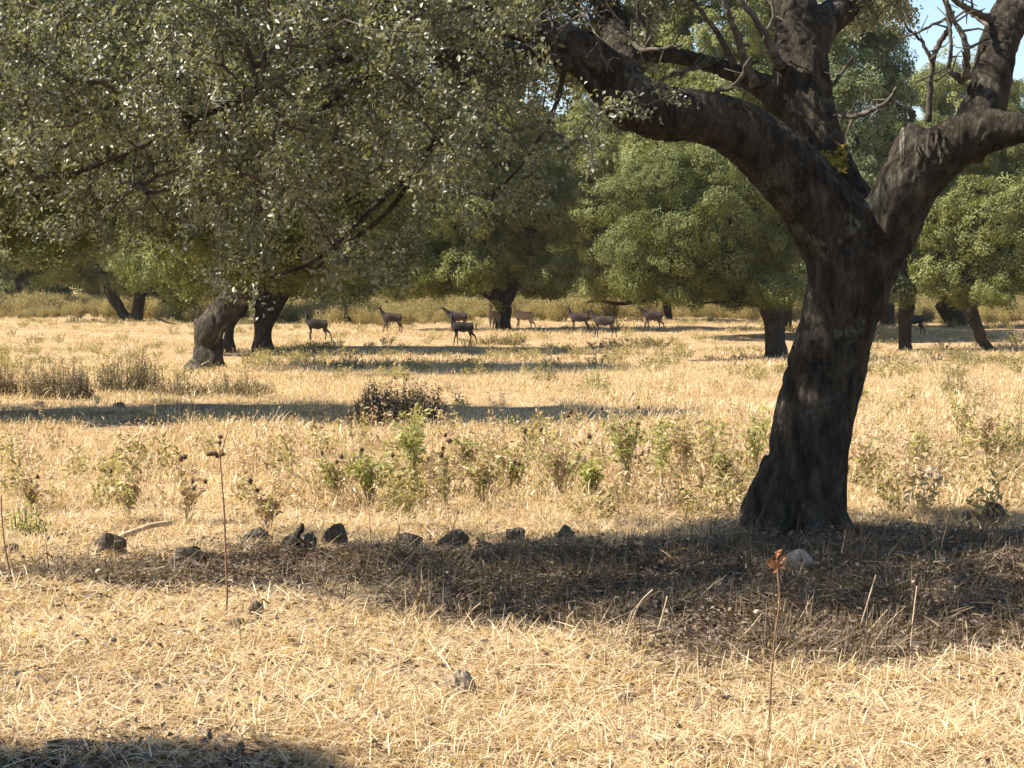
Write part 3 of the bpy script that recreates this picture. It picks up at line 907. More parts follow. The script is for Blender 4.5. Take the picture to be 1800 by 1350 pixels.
oak_tree('sunlit yellow green oak on a slanting trunk at the right of the clearing', 83,
         [[(1743, 617, 8), (1728, 600, 10), (1719, 578, 10.5), (1707, 552, 14), (1700, 520, 15), (1680, 470, 12)]],
         1745, 3.6, 6.6, 1.9, 112, 'yellow', n=18, dens=4.2, low=[(1640, 480, .7, .6), (1690, 500, .8, .5), (1780, 475, 1.1, .8), (1640, 505, .5, .3)], variants=CLA)
oak_tree('tall oak behind the fork of the great trunk, lit through its branches', 98,
         [[(1440, 590, 13), (1440, 560, 12), (1438, 500, 11), (1400, 350, 10)]], 1310, 6.6, 18.5, 3.2, 113, 'yellow', n=34)
fill = [
 (640, 165, 8.5, 15, 'far', 'wide oak closing the gap behind the leftmost deer'),
 (770, 175, 8, 16, 'far', 'dark oak behind the scrub, left of the short thick trunk'),
 (1000, 160, 8, 14.5, 'yellow', 'light green oak behind the scrub between the standing deer'),
 (1130, 182, 9, 17, 'far', 'oak deep in the wood behind the walking deer'),
 (1290, 168, 8, 15, 'blue', 'grey green oak in the wood behind the round crowned oak'),
 (1480, 170, 8, 14, 'far', 'oak in the wood hidden by the great trunk'),
 (1725, 172, 8, 20.5, 'yellow', 'oak in the wood behind the squat trunk'),
 (1800, 165, 8, 13.5, 'far', 'oak in the wood at the right border behind the sunlit oak'),
 (90, 185, 9, 17, 'far', 'dark oak in the wood behind the slim leaning one'),
 (340, 172, 9, 16, 'yellow', 'light oak in the wood behind the forked one'),
 (490, 190, 9, 18, 'far', 'oak in the wood behind the double trunked one'),
]
for i, (x, d, rx, zt, ls, lab) in enumerate(fill):
    gy = HY + (CAMZ - float(gz((x - CX) * d / FPX, d))) * FPX / d
    k = 3850 / d
    oak_tree(lab, d, [[(x, gy, .35 * k), (x + 3, gy - 1.5 * k, .3 * k), (x - 4, gy - 4 * k, .25 * k)]], x, rx, zt, .2, 130 + i, ls, n=16, dens=2.2, scale=1.35,
             group='oaks of the wood behind the clearing', voxel=.12)
# oak left of the picture that roofs the upper left and shades the pasture before the bushes
oak_tree('oak whose crown hangs in from the left border over the pasture', 34.5,
         [[(-230, 732, 45), (-230, 640, 36), (-225, 560, 33), (-215, 470, 36), (-170, 390, 24)], [(-225, 500, 25), (-280, 400, 18)]],
         -20, 7.6, 7.0, 3.0, 140, 'far', n=30, dens=5.0, ry=4.3, variants=CLM, group='oaks nearer than the deer')
# oak beside the camera whose shade falls on the lower left
oak_tree('oak standing out of view to the left, shading the lower left grass', 6.6,
         [[(-3000, 1490, 150), (-3000, 1200, 130), (-2990, 700, 130), (-2950, 200, 120)]],
         -2480, 2.6, 5.2, 3.0, 141, 'far', n=16, dens=9, ry=1.9, variants=CLM, group='oaks nearer than the deer')

# the wooded slope behind: one mass of crowns
def forest():
    rng = np.random.default_rng(77)
    pts = []
    for i in range(170):
        d = rng.uniform(205, 420); x = rng.uniform(-1, 1) * (d * .42)
        g = float(gz(x, d))
        H = rng.uniform(7, 13); r = rng.uniform(4, 6.5)
        n = 260
        dd = rng.normal(0, 1, (n, 3)); dd /= np.linalg.norm(dd, axis=1)[:, None]; dd[:, 1] = -np.abs(dd[:, 1])
        p = np.array([x, d, g + H * .55]) + dd * np.array([r, r, H * .5]) * (1 + .18 * np.sin(dd[:, :1] * 7 + i) + .12 * np.sin(dd[:, 2:] * 9 + i * 2))
        pts.append(p)
    for i in range(70):
        d = rng.uniform(194, 206); x = rng.uniform(-1, 1) * (d * .4); g = float(gz(x, d))
        dd = rng.normal(0, 1, (90, 3)); dd /= np.linalg.norm(dd, axis=1)[:, None]; dd[:, 1] = -np.abs(dd[:, 1])
        pts.append(np.array([x, d, g + 1.2]) + dd * np.array([2.8, 2, rng.uniform(1.8, 3.2)]))
    pts = np.vstack(pts)
    rot = rng.uniform(-.6, .6, (len(pts), 3)); rot[:, 2] = rng.uniform(0, 6.28, len(pts))
    o = scatter('forest', pts, rot, rng.uniform(2.6, 4.2, len(pts)), rng.integers(0, 3, len(pts)), CL['far'])
    tag(o, 'wooded slope closing off the view behind the clearing', 'forest', kind='stuff')
forest()

# ------------------------------------------------------------------ grass, litter, scrub
def wedge(rng, n, d0, d1, margin=2.0, power=1.0, half=.235):
    u = rng.uniform(0, 1, n)
    d = (d0 ** power + u * (d1 ** power - d0 ** power)) ** (1 / power)
    x = rng.uniform(-1, 1, n) * (d * half + margin)
    return x, d

GR_LIE = [grass_variant(200 + i, M['straw'], n=48, R_=.15, h=.15, w=.0032, lie=.97, droop=.6) for i in range(4)]
GR_UP = [grass_variant(210 + i, M['straw'], n=18, R_=.11, h=.11, w=.0026, lean=1.6, seeds=.12, droop=1.6) for i in range(4)]
GR_MID = [grass_variant(220 + i, M['straw'], n=44, R_=.26, h=.15, w=.0050, lean=1.5, seeds=.1, droop=1.3) for i in range(4)]
GR_FAR = [grass_variant(230 + i, M['straw'], n=50, R_=.5, h=.16, w=.013, lean=1.0, seeds=.0, droop=.8) for i in range(3)]
GR_SHADE = [grass_variant(240 + i, M['straw_shade'], n=30, R_=.16, h=.16, w=.003, lie=.85, droop=.2) for i in range(4)]

def grass_field(name, label, variants, x, y, s, rng, tilt=.12, zoff=0.0, flat=1.0):
    z = gz(x, y) + zoff
    s = np.stack([s, s, s * flat * rng.uniform(.7, 1.3, len(s))], 1)
    rot = np.stack([rng.normal(0, tilt, len(x)), rng.normal(0, tilt, len(x)), rng.uniform(0, 6.28, len(x))], 1)
    o = scatter(name, np.stack([x, y, z], 1), rot, s, rng.integers(0, len(variants), len(x)), variants)
    tag(o, label, 'grass', kind='stuff')
    return o

rng = np.random.default_rng(5)
_NT = np.random.default_rng(99).uniform(0, 1, (64, 64))
def vnoise(x, y):
    xi = np.floor(x).astype(int); yi = np.floor(y).astype(int); fx = x - xi; fy = y - yi
    fx = fx * fx * (3 - 2 * fx); fy = fy * fy * (3 - 2 * fy)
    g = lambda i, j: _NT[(xi + i) % 64, (yi + j) % 64]
    return (g(0, 0) * (1 - fx) + g(1, 0) * fx) * (1 - fy) + (g(0, 1) * (1 - fx) + g(1, 1) * fx) * fy
def patchy(x, y, f=.9):
    x = np.asarray(x) * f; y = np.asarray(y) * f
    v = .5 * vnoise(x, y) + .3 * vnoise(x * 2.3 + 9, y * 2.3) + .2 * vnoise(x * 5.1, y * 5.1 + 4)
    return np.clip((v - .5) * 1.9 + .5, 0, 1)

x, y = wedge(rng, 17000, 7.0, 20.5, 1.6)
m_ = mould_shade_at(x, y)
k = rng.uniform(0, 1, len(x)) > m_ * 1.25
grass_field('straw', 'trampled pale straw lying over the ground in front', GR_LIE, x[k], y[k], rng.uniform(.6, 1.2, k.sum()), rng, .10, .004, flat=.5)
x, y = wedge(rng, 12000, 7.0, 21, 1.6)
m_ = mould_shade_at(x, y)
k = rng.uniform(0, 1, len(x)) > 1.05 + m_ * .8 - .6 * patchy(x, y, 1.3) - .3 * np.clip((y - 15) / 5, 0, 1)
sc = rng.uniform(.5, 1.5, k.sum())
grass_field('grass', 'short dry grass standing in front of the great oak', GR_UP, x[k], y[k], sc, rng)
x, y = wedge(rng, 26000, 18.5, 62, 2.5, 1.3)
m_ = mould_shade_at(x, y)
k = rng.uniform(0, 1, len(x)) > m_ + .8 * (1 - patchy(x, y * 1.5, .55))
sc = rng.uniform(.5, 1.3, k.sum()) * (.5 + 1.0 * patchy(x[k], y[k] * 1.5, .55))
grass_field('grass', 'golden dry grass of the open pasture', GR_MID, x[k], y[k], sc, rng, flat=.68)
x, y = wedge(rng, 20000, 56, 170, 6, 1.2)
k = rng.uniform(0, 1, len(x)) < .15 + .85 * patchy(x, y, .22)
x = x[k]; y = y[k]
sc = rng.uniform(.4, 1.0, len(x)) * (.35 + .9 * patchy(x, y, .22))
grass_field('grass', 'pale dry grass of the clearing around the deer', GR_FAR, x, y, sc, rng)
# straw with shade in its colour, and dead leaves, under the great oak
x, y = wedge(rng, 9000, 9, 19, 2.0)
m_ = mould_shade_at(x, y)
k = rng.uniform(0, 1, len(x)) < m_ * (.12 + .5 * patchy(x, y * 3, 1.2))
grass_field('straw', 'thin straw, darkened by painted shade, under the great oak', GR_SHADE, x[k], y[k], rng.uniform(.5, 1.3, k.sum()), rng, .08, .006)

def litter_variant(seed):
    rng = np.random.default_rng(seed)
    n = 26
    c = np.stack([rng.normal(0, .16, n), rng.normal(0, .16, n), rng.uniform(.004, .022, n)], 1)
    v, f, t = leaves(rng, c, np.tile([0, 0, 1.], (n, 1)), .042, .024, fold=.35, jitter=.4)
    return raw_object('litter', v, f, t, M['litter'])
LT = [litter_variant(300 + i) for i in range(4)]
x, y = wedge(rng, 9500, 7, 19, 2.0)
m_ = mould_shade_at(x, y)
k = rng.uniform(0, 1, len(x)) < .22 + m_ * .6
z = gz(x[k], y[k]) + .006
o = scatter('leaf_litter', np.stack([x[k], y[k], z], 1), np.stack([rng.normal(0, .08, k.sum()), rng.normal(0, .08, k.sum()), rng.uniform(0, 6.28, k.sum())], 1),
            rng.uniform(.7, 1.2, k.sum()), rng.integers(0, 4, k.sum()), LT)
tag(o, 'brown and pale dead oak leaves fallen under the great oak', 'leaf litter', kind='stuff')

def wispy_variant(seed, m, n=60, R_=.3, h=.6, leafL=.05, leafW=.014, nl=7, w=.006):
    """a wispy shrub: many thin upright shoots, small leaves along them"""
    rng = np.random.default_rng(seed)
    V, F, T = [], [], []; nv = 0
    for i in range(n):
        a = rng.uniform(0, 6.28); r = R_ * math.sqrt(rng.uniform(0, 1))
        b = np.array([math.cos(a) * r * .35, math.sin(a) * r * .35, 0])
        tip = np.array([math.cos(a) * r, math.sin(a) * r, h * rng.uniform(.55, 1.1) * (1 - .35 * (r / R_) ** 2)])
        sd = np.array([-math.sin(a + 1), math.cos(a + 1), 0]) * w * .5
        midp = (b + tip) / 2 + rng.normal(0, .03, 3)
        V.append(np.array([b - sd, b + sd, midp + sd * .7, midp - sd * .7])); F.append(np.array([[0, 1, 2], [0, 2, 3]]) + nv); T.append(np.full(4, rng.uniform(0, .6))); nv += 4
        V.append(np.array([midp - sd * .7, midp + sd * .7, tip])); F.append(np.array([[0, 1, 2]]) + nv); T.append(np.full(3, rng.uniform(.2, .8))); nv += 3
        tt = rng.uniform(.3, 1, nl)[:, None]
        c = np.where(tt < .5, b + (midp - b) * tt * 2, midp + (tip - midp) * (tt * 2 - 1)) + rng.normal(0, .018, (nl, 3))
        v, f, t = leaves(rng, c, np.tile([0, 0, .6], (nl, 1)), leafL, leafW)
        V.append(v); F.append(f + nv); T.append(t); nv += len(v)
    return raw_object('wisps', np.vstack(V), np.vstack(F), np.concatenate(T), m)

BR = [wispy_variant(400 + i, M['broom'], n=90, R_=.75, h=1.7, leafL=.14, leafW=.05, nl=6, w=.02) for i in range(3)]
x, y = wedge(rng, 9000, 112, 175, 8, 1.0)
band = np.clip((y - (122 + 7 * np.sin(x * .16) + 4 * np.sin(x * .51 + 2))) / 10, 0, 1)
k = rng.uniform(0, 1, len(x)) < band * (.35 + .65 * patchy(x, y, .25))
z = gz(x[k], y[k])
o = scatter('undergrowth', np.stack([x[k], y[k], z], 1), np.stack([rng.normal(0, .1, k.sum()), rng.normal(0, .1, k.sum()), rng.uniform(0, 6.28, k.sum())], 1),
            rng.uniform(.5, .9, k.sum()) * (.45 + .9 * patchy(x[k], y[k], .2)), rng.integers(0, 3, k.sum()), BR)
tag(o, 'band of yellow green scrub along the foot of the wood', 'scrub', kind='stuff')
# thin weeds scattered through the pasture
WD = [wispy_variant(410 + i, M['weed_dry'], n=10, R_=.15, h=.36, leafL=.045, leafW=.014, nl=7, w=.004) for i in range(3)]
WG = [wispy_variant(420 + i, M['weed_olive'], n=10, R_=.14, h=.32, leafL=.055, leafW=.018, nl=9, w=.004) for i in range(3)]
x, y = wedge(rng, 4300, 17.3, 45, 2.5, 1.0)
k = (mould_shade_at(x, y) < .3) & (rng.uniform(0, 1, len(x)) < np.clip(1.25 - np.abs(y - 20.5) / 7, .12, 1) * (.15 + .85 * patchy(x, y, .8)) * np.clip((x + 3.2) / 1.5, .35, 1))
kk = k.sum()
o = scatter('weeds', np.stack([x[k], y[k], gz(x[k], y[k])], 1), np.stack([rng.normal(0, .12, kk), rng.normal(0, .12, kk), rng.uniform(0, 6.28, kk)], 1),
            rng.uniform(.5, 1.6, kk), np.where(rng.uniform(0, 1, kk) < .6, rng.integers(0, 3, kk), rng.integers(3, 6, kk)), WD + WG)
tag(o, 'thin dry and olive weeds scattered through the pasture', 'weeds', kind='stuff')
WF = [wispy_variant(430 + i, M['weed_olive'], n=26, R_=.4, h=.45, leafL=.08, leafW=.03, nl=6, w=.012) for i in range(3)]
x, y = wedge(rng, 2200, 50, 125, 5, 1.0)
k = rng.uniform(0, 1, len(x)) < np.clip(patchy(x, y, .3) * 1.9 - .9, .03, .8)
kk = k.sum()
o = scatter('weeds', np.stack([x[k], y[k], gz(x[k], y[k])], 1), np.stack([rng.normal(0, .1, kk), rng.normal(0, .1, kk), rng.uniform(0, 6.28, kk)], 1),
            rng.uniform(.5, 1.2, kk), rng.integers(0, 3, kk), WF)
tag(o, 'olive weed patches in the clearing around the deer', 'weeds', kind='stuff')

# ------------------------------------------------------------------ single bushes and plants
def bush(label, x, row, wpx, toprow, m, seed, n=120, cat='bush', name='bush', group='low bushes in the pasture', leafL=.05, leafW=.02, depth=.8, fall=.4):
    g = G(x, row)
    k = FPX / g.y
    W_, H_ = wpx / k, (row - toprow) / k
    root = empty(name, g)
    tag(root, label, cat, group)
    rng = np.random.default_rng(seed)
    mb = MB(); V, F, T = [], [], []; nv = 0
    for i in range(n):
        a = rng.uniform(0, 6.28); r = math.sqrt(rng.uniform(0, 1))
        bx, by = math.cos(a) * r, math.sin(a) * r
        b = np.array([g.x + bx * W_ * .4, g.y + by * W_ * .4 * depth, 0]); b[2] = float(gz(b[0], b[1])) - .01
        t = np.array([g.x + bx * W_ * .5, g.y + by * W_ * .5 * depth, g.z + H_ * rng.uniform(.45, 1.2) * (.85 + .75 * mnoise.noise(Vector((bx * 2.6, seed, by * 2.6)))) * (1 - fall * r * r)])
        md = (b + t) / 2 + rng.normal(0, .03 * W_, 3)
        mb.tube([b, md, t], [.005, .004, .002], 3, cap=False, tint=rng.uniform(0, 1))
        nl = 12
        tt = rng.uniform(.25, 1, nl)[:, None]
        c = np.where(tt < .5, b + (md - b) * tt * 2, md + (t - md) * (tt * 2 - 1)) + rng.normal(0, .03, (nl, 3))
        v, f, ti = leaves(rng, c, np.tile([0, 0, .6], (nl, 1)), leafL, leafW)
        V.append(v); F.append(f + nv); T.append(ti); nv += len(v)
    mb.build('stems', M['twig'], root, kind='stuff')
    v = np.vstack(V) - np.array(root.location)
    o = raw_object('foliage', v, np.vstack(F), np.concatenate(T), m)
    C.objects.link(o); o.parent = root; o['kind'] = 'stuff'
    return root

bush('dark shaded thicket standing alone in the middle of the pasture', 700, 748, 172, 668, M['thicket'], 501, n=460, leafL=.055, leafW=.024, fall=.3, depth=.7)
bush('olive brown bush at the left, second from the border', 95, 700, 130, 622, M['bush_olive'], 502, n=230)
bush('ragged dry bush touching the left border', 8, 700, 60, 630, M['bush_dry'], 503, n=120)
bush('broad olive bush just left of the leaning grey oak', 225, 698, 130, 618, M['bush_olive'], 504, n=260)
bush('small dark green bush between the two olive bushes', 135, 705, 62, 645, M['thicket'], 505, n=150)
bush('low dry bush below the leaning grey oak', 415, 700, 150, 655, M['bush_olive'], 506, n=200)
bush('low tawny bush right of the broad olive bush', 310, 702, 90, 652, M['bush_dry'], 507, n=130)
bush('small green bush in the shade line right of the double trunked oak', 535, 645, 60, 612, M['weed_green'], 508, n=50)
bush('dry scraggly bush under the leftmost standing deer, right of the green one', 612, 655, 65, 608, M['bush_dry'], 509, n=60)
bush('yellow green tuft of stalks between two strips of shade', 958, 675, 50, 628, M['weed_olive'], 510, n=50)
bush('low green bush between the strips of shade, left of the round crowned oak', 1045, 685, 55, 648, M['weed_green'], 511, n=40)
bush('green bush in the tall grass at the right border', 1785, 812, 90, 722, M['weed_green'], 512, n=60)
bush('faint green bush in the pasture left of the right border one', 1680, 700, 60, 645, M['weed_olive'], 513, n=50)
bush('low grey green bush by the left border in the front grass', 48, 950, 70, 878, M['weed_green'], 514, n=34, leafL=.04, leafW=.016)
bush('low brown bush at the foot of the trunk with the knobbly oak behind', 1700, 640, 70, 612, M['bush_olive'], 515, n=50)
bush('brown thicket patch behind the nearest deer', 880, 606, 100, 588, M['bush_olive'], 516, n=110, leafL=.09, leafW=.04)
bush('long low tawny scrub patch in front of the standing pair of deer', 1110, 613, 170, 594, M['bush_olive'], 517, n=160, leafL=.09, leafW=.04)

def herb(label, x, row, toprow, spread, seed, green=.7, heads=(), nst=7, lean=0, group='tall weeds in the grass', name='weed_plant'):
    """branching herb: stems, leaves, and dark seed heads given as (x, y) in the photograph"""
    g = G(x, row); k = FPX / g.y
    H_ = (row - toprow) / k; S = spread / k
    root = empty(name, g)
    tag(root, label, 'weed', group)
    rng = np.random.default_rng(seed)
    nst = int(nst * 1.5)
    st = MB(); V, F, T = [], [], []; nv = 0
    V2, F2, T2 = [], [], []; nv2 = 0
    for i in range(nst):
        a = rng.uniform(0, 6.28); r = rng.uniform(.2, 1)
        tip = np.array([g.x + math.cos(a) * r * S * .5 + lean * H_, g.y + math.sin(a) * r * S * .4, g.z + H_ * rng.uniform(.7, 1.08)])
        b = np.array([g.x + rng.normal(0, .012), g.y + rng.normal(0, .012), g.z - .01])
        md = b * .5 + tip * .5 + np.array([-math.cos(a) * S * .06, 0, .03]) + rng.normal(0, .015, 3)
        q = spline([[*b, .0042], [*md, .003], [*tip, .0014]], 5)
        st.tube(q[:, :3], q[:, 3], 4, cap=False)
        subs = [q[:, :3]]
        for _ in range(2):
            j = rng.integers(4, 8)
            e = q[j, :3] + np.array([rng.normal(0, .08), rng.normal(0, .08), rng.uniform(.06, .16)]) * max(.5, H_ / .6)
            pp = np.array([q[j, :3], (q[j, :3] + e) / 2 + rng.normal(0, .01, 3), e])
            st.tube(pp, [.002, .0016, .001], 3, cap=False); subs.append(pp)
        for s_ in subs:
            nl = 9 if len(s_) > 3 else 6
            idx = rng.uniform(.3 if len(s_) > 3 else .2, 1, nl) * (len(s_) - 1)
            lo = idx.astype(int); hi = np.minimum(lo + 1, len(s_) - 1)
            c = s_[lo] + (s_[hi] - s_[lo]) * (idx - lo)[:, None] + rng.normal(0, .016, (nl, 3))
            v, f, ti = leaves(rng, c, np.tile([0, 0, .3], (nl, 1)), .078, .024, fold=.2, jitter=.9)
            if rng.uniform() < green: V.append(v); F.append(f + nv); T.append(ti); nv += len(v)
            else: V2.append(v); F2.append(f + nv2); T2.append(ti); nv2 += len(v)
    hd = []
    for j, (hx, hy) in enumerate(heads):
        p = np.array(P(hx, hy, g.y + rng.uniform(-.1, .1)))
        b = np.array([g.x + rng.normal(0, .02), g.y, g.z])
        md = b * .45 + p * .55 + np.array([rng.normal(0, .03), 0, -.02])
        q = spline([[*b, .004], [*md, .003], [*p, .0022]], 5)
        st.tube(q[:, :3], q[:, 3], 4, cap=False)
        hd.append(p)
    st.build('stems', M['stem_pale'], root, kind='stuff')
    for Vx, Fx, Tx, mm, nm in ((V, F, T, 'weed_green', 'foliage'), (V2, F2, T2, 'weed_dry', 'dry_foliage')):
        if Vx:
            o = raw_object(nm, np.vstack(Vx) - np.array(root.location), np.vstack(Fx), np.concatenate(Tx), M[mm])
            C.objects.link(o); o.parent = root; o['kind'] = 'stuff'
    for j, p in enumerate(hd):
        mb = MB(); blob(mb, p, np.array([.017, .017, .021]) * rng.uniform(.75, 1.15), seed + j, 9, .5)
        for q_ in range(10):
            d = rng.normal(0, 1, 3); d /= np.linalg.norm(d)
            mb.tube([p + d * .015, p + d * .034], [.003, .0006], 3, cap=False)
        mb.build('seed_head', M['head'], root)
    return root

herb('bushy green weed left of the tallest green one, two stones before it', 650, 897, 790, 110, 601, .8, heads=[(600, 802), (592, 812), (636, 790), (566, 797)], nst=11)
herb('tallest bright green weed, growing just below the dark thicket', 725, 880, 722, 95, 602, .95, heads=[(690, 800)], nst=12)
herb('dry thistle with a large round head beside the tallest green weed', 783, 905, 790, 60, 603, .2, heads=[(783, 765), (779, 788), (776, 800), (790, 775)], nst=5)
herb('brown many headed thistle, left of the dark sprig', 985, 885, 770, 120, 604, .25, heads=[(923, 757), (951, 755), (998, 732), (1003, 724), (1036, 767), (1058, 718), (905, 812)], nst=9)
herb('upright green weed with a dark dry sprig above the stones', 1100, 885, 716, 90, 605, .85, heads=[(1122, 716), (1121, 745)], nst=12)
herb('short bright green weed between the thistle and the upright green one', 1040, 880, 812, 70, 606, .95, nst=9)
herb('pale green weed halfway between thistle and left stones', 900, 880, 790, 100, 607, .45, nst=9)
herb('green weed close to the left side of the great trunk', 1325, 850, 712, 60, 608, .85, nst=8)
herb('grey green weed one step left of the one at the great trunk', 1272, 885, 780, 90, 609, .65, nst=10)
herb('tawny weed between the upright green weed and the trunk side ones', 1205, 860, 740, 100, 610, .25, nst=10)
herb('small leafy green weed above the white stone', 1615, 838, 760, 45, 611, .95, nst=8)
herb('dry weed in the tall grass above the dark lump at right', 1735, 840, 700, 90, 612, .2, heads=[(1740, 760)], nst=9)
herb('dry weed with pods above the pale branch at left', 330, 925, 815, 90, 613, .1, heads=[(338, 846), (340, 858), (318, 806), (325, 803), (361, 846)], nst=5)
herb('faded weed left of the one with pods', 222, 925, 828, 75, 614, .45, heads=[(195, 828)], nst=7)
herb('brown brittle weed over the stones left of centre', 470, 935, 855, 100, 615, .05, heads=[(440, 845), (453, 862)], nst=6)
herb('light weed with thin stems left of the white stone', 1520, 850, 765, 80, 616, .3, nst=8)
herb('pale dry weed behind the row of stones, middle', 850, 900, 805, 90, 617, .3, heads=[(912, 815)], nst=8)
herb('dry weed at the left border in the golden grass', 60, 900, 838, 60, 618, .1, heads=[(56, 845), (66, 838)], nst=5)

herb('tall green weed between the upright green one and the trunk, leaning left', 1165, 868, 738, 70, 619, .8, nst=7, lean=-.12)
herb('narrow dry yellow weed just right of the tallest bright green one', 815, 870, 762, 55, 620, .35, nst=6)
herb('low spreading green weed at the left foot of the bushy one', 590, 893, 815, 90, 621, .7, nst=7)
herb('yellow green weed reaching over the grass between middle and trunk', 1240, 842, 728, 60, 622, .6, nst=6)
herb('pale weed in the tall grass between the leafy one and the right border', 1690, 800, 700, 80, 623, .45, nst=8)

# tall lone stalks
def stalk(label, pts, d, r0, name='dry_stalk', m='stem', side=True, seed=0):
    root = empty(name, G(pts[0][0], d=d))
    tag(root, label, 'stalk', 'tall dry stalks')
    q = spline([[*P(x, y, d + i * .01), r0 * (1 - .6 * i / len(pts))] for i, (x, y) in enumerate(pts)], 6)
    q[0, 2] = min(q[0, 2], root.location.z - .01)
    mb = MB(); mb.tube(q[:, :3], q[:, 3], 6, rough=.15, seed=seed); mb.build('stem', M[m], root)
    return root, q
r_, q = stalk('tall thin brown stalk with a forked seed cluster, in front of the stones', [(397, 1092), (399, 1040), (396, 960), (394, 900), (389, 830), (386, 795), (387, 762)], 12.0, .0065)
rr = np.random.default_rng(4)
for (ex, ey, sx, sy) in ((350, 756, 385, 800), (403, 745, 389, 800), (366, 795, 388, 805), (393, 792, 389, 802), (376, 790, 388, 806)):
    a = np.array(P(sx, sy, 12.05)); b = np.array(P(ex, ey, 12.05 + rr.uniform(-.08, .08)))
    mb = MB(); mb.tube([a, (a + b) / 2 + rr.normal(0, .006, 3), b], [.003, .0025, .0015], 4, cap=False); mb.build('side_shoot', M['stem'], r_)
for (hx, hy, s) in ((376, 797, .016), (384, 800, .018), (368, 798, .014), (391, 798, .015), (387, 768, .012), (386, 778, .012)):
    mb = MB(); blob(mb, P(hx, hy, 12.05 + rr.uniform(-.03, .03)), (s * 1.2, s, s * .8), int(hx), 8, .7); mb.build('seed_head', M['head'], r_)
r_, q = stalk('slanting dry stalk at the left border', [(27, 1045), (16, 1000), (8, 955), (3, 905), (2, 870)], 13.2, .007, seed=2)
r_, q = stalk('lone stalk with a rusty orange tuft before the great trunk', [(1350, 1330), (1354, 1220), (1362, 1120), (1370, 1060), (1368, 1020), (1366, 985)], 8.6, .0042, seed=3)
mb = MB()
rr = np.random.default_rng(8)
for i in range(16):
    t = rr.uniform(0, 1)
    c = np.array(P(1364 + rr.normal(0, 8), 1004 - t * 34, 8.6 + rr.normal(0, .012)))
    v, f, ti = leaves(rr, c[None, :], np.array([[0, -1., 0]]), .034, .019, jitter=.6)
    mb.add(v, f, ti)
tag(mb.build('leaf_tuft', M['rust'], r_, smooth=False), 'rusty orange dead leaves')
mb = MB()
for i in range(16):
    c = np.array(P(1369 + rr.normal(0, 3), 1010 + i * 4, 8.6))
    v, f, ti = leaves(rr, c[None, :], np.array([[0, -1., 0]]), .012, .006, jitter=.8); mb.add(v, f, ti)
mb.build('dry_bracts', M['stem_pale'], r_, smooth=False, kind='stuff')
for i, (x0, y0, x1, y1, x2, y2, lab) in enumerate([
    (812, 1100, 828, 1075, 845, 1060, 'pale curved grass head near the middle stones'),
    (1105, 1105, 1125, 1060, 1148, 1036, 'pale bent grass head rising into the shade, leftmost of three'),
    (1152, 1125, 1165, 1080, 1173, 1048, 'straight bleached grass stalk beside the bent head'),
    (1295, 1130, 1318, 1105, 1340, 1078, 'slanting bleached stalk left of the rusty tuft stalk'),
    (1510, 1110, 1525, 1060, 1540, 1010, 'thin hooked stalk under the pale stone'),
    (1600, 1150, 1605, 1090, 1612, 1030, 'tawny upright grass blade at the lower right shade edge'),
    (1520, 1120, 1540, 1095, 1560, 1072, 'pale stalk with a broken top at the lower right shade edge'),
    (560, 1055, 570, 1045, 590, 1030, 'short pale curl of grass in the shade left of centre'),
]):
    d = dist_of_row(y0)
    stalk(lab, [(x0, y0), (x1, y1), (x2, y2)], d, .0055, name='grass_stalk', m='wood_pale', seed=i)

# ------------------------------------------------------------------ stones, stumps, fallen wood
def stone(label, x, row, w, h, m, seed, name='stone', group='stones lying on the ground', depth=.8, ang=1.0, sink=.25):
    g = G(x, row); k = FPX / g.y
    W_, H_ = w / k / 2, h / k * 1.05
    mb = MB(); blob(mb, (g.x, g.y + W_ * .4, g.z + H_ * .5 * (1 - sink)), (W_, W_ * depth, H_ * .62), seed, 22, .45, angular=ang)
    o = mb.build(name, M[m], smooth=False)
    cen = np.mean(mb.v[0], 0)
    o.data.transform(__import__('mathutils').Matrix.Translation(-g)); o.location = g
    tag(o, label, 'stone', group)
    return o
stone('dark squarish stone at the left end of the row', 190, 980, 64, 42, 'stone_dark', 1)
stone('small dark stone at the left border in the row', 18, 978, 32, 22, 'stone_dark', 2)
stone('flat shaded stone low in the row, right of the squarish one', 330, 990, 56, 26, 'stone_dark', 3)
stone('flat topped dark stone just right of the tall forked stalk', 448, 962, 58, 32, 'stone_dark', 4)
stone('small round stone touching the flat topped one', 418, 955, 18, 22, 'stone_dark', 5)
stone('upright blocky dark stone between stump and flat slab', 590, 962, 50, 42, 'stone_dark', 6)
stone('low dark slab right of the upright blocky stone', 650, 970, 60, 20, 'stone_dark', 7)
stone('rounded brown stone in the middle of the row', 722, 962, 42, 30, 'stone_dark', 8)
stone('wedge shaped dark stone with a pale streak, right of the rounded one', 793, 962, 52, 38, 'stone_dark', 9)
stone('small clod with a peaked top right of the wedge stone', 908, 952, 40, 28, 'stone_dark', 10)
stone('hump shaped dark stone at the right end of the row', 995, 952, 38, 28, 'stone_dark', 11)
stone('low dark stone between wedge stone and peaked clod', 852, 962, 40, 16, 'stone_dark', 12)
stone('dark lump in the shade near the right border', 1748, 920, 52, 42, 'stone_dark', 13)
stone('low dark stone touching the lump near the right border', 1710, 918, 40, 26, 'stone_dark', 14)
stone('pale pinkish stone lying in the shade right below the great trunk', 1408, 1010, 62, 40, 'stone_pale', 15)
stone('pale pointed stone in the sunny grass right of the trunk', 1638, 872, 48, 52, 'stone_pale', 16, ang=1.0)
stone('small pale stone left of the pointed one', 1597, 893, 26, 28, 'stone_pale', 17)
stone('grey brown stone behind the grass halfway to the great trunk side', 1562, 856, 34, 18, 'stone_tan', 18)
stone('lone dark stone in the sunlit straw below the stump', 450, 1088, 28, 32, 'stone_dark', 19)
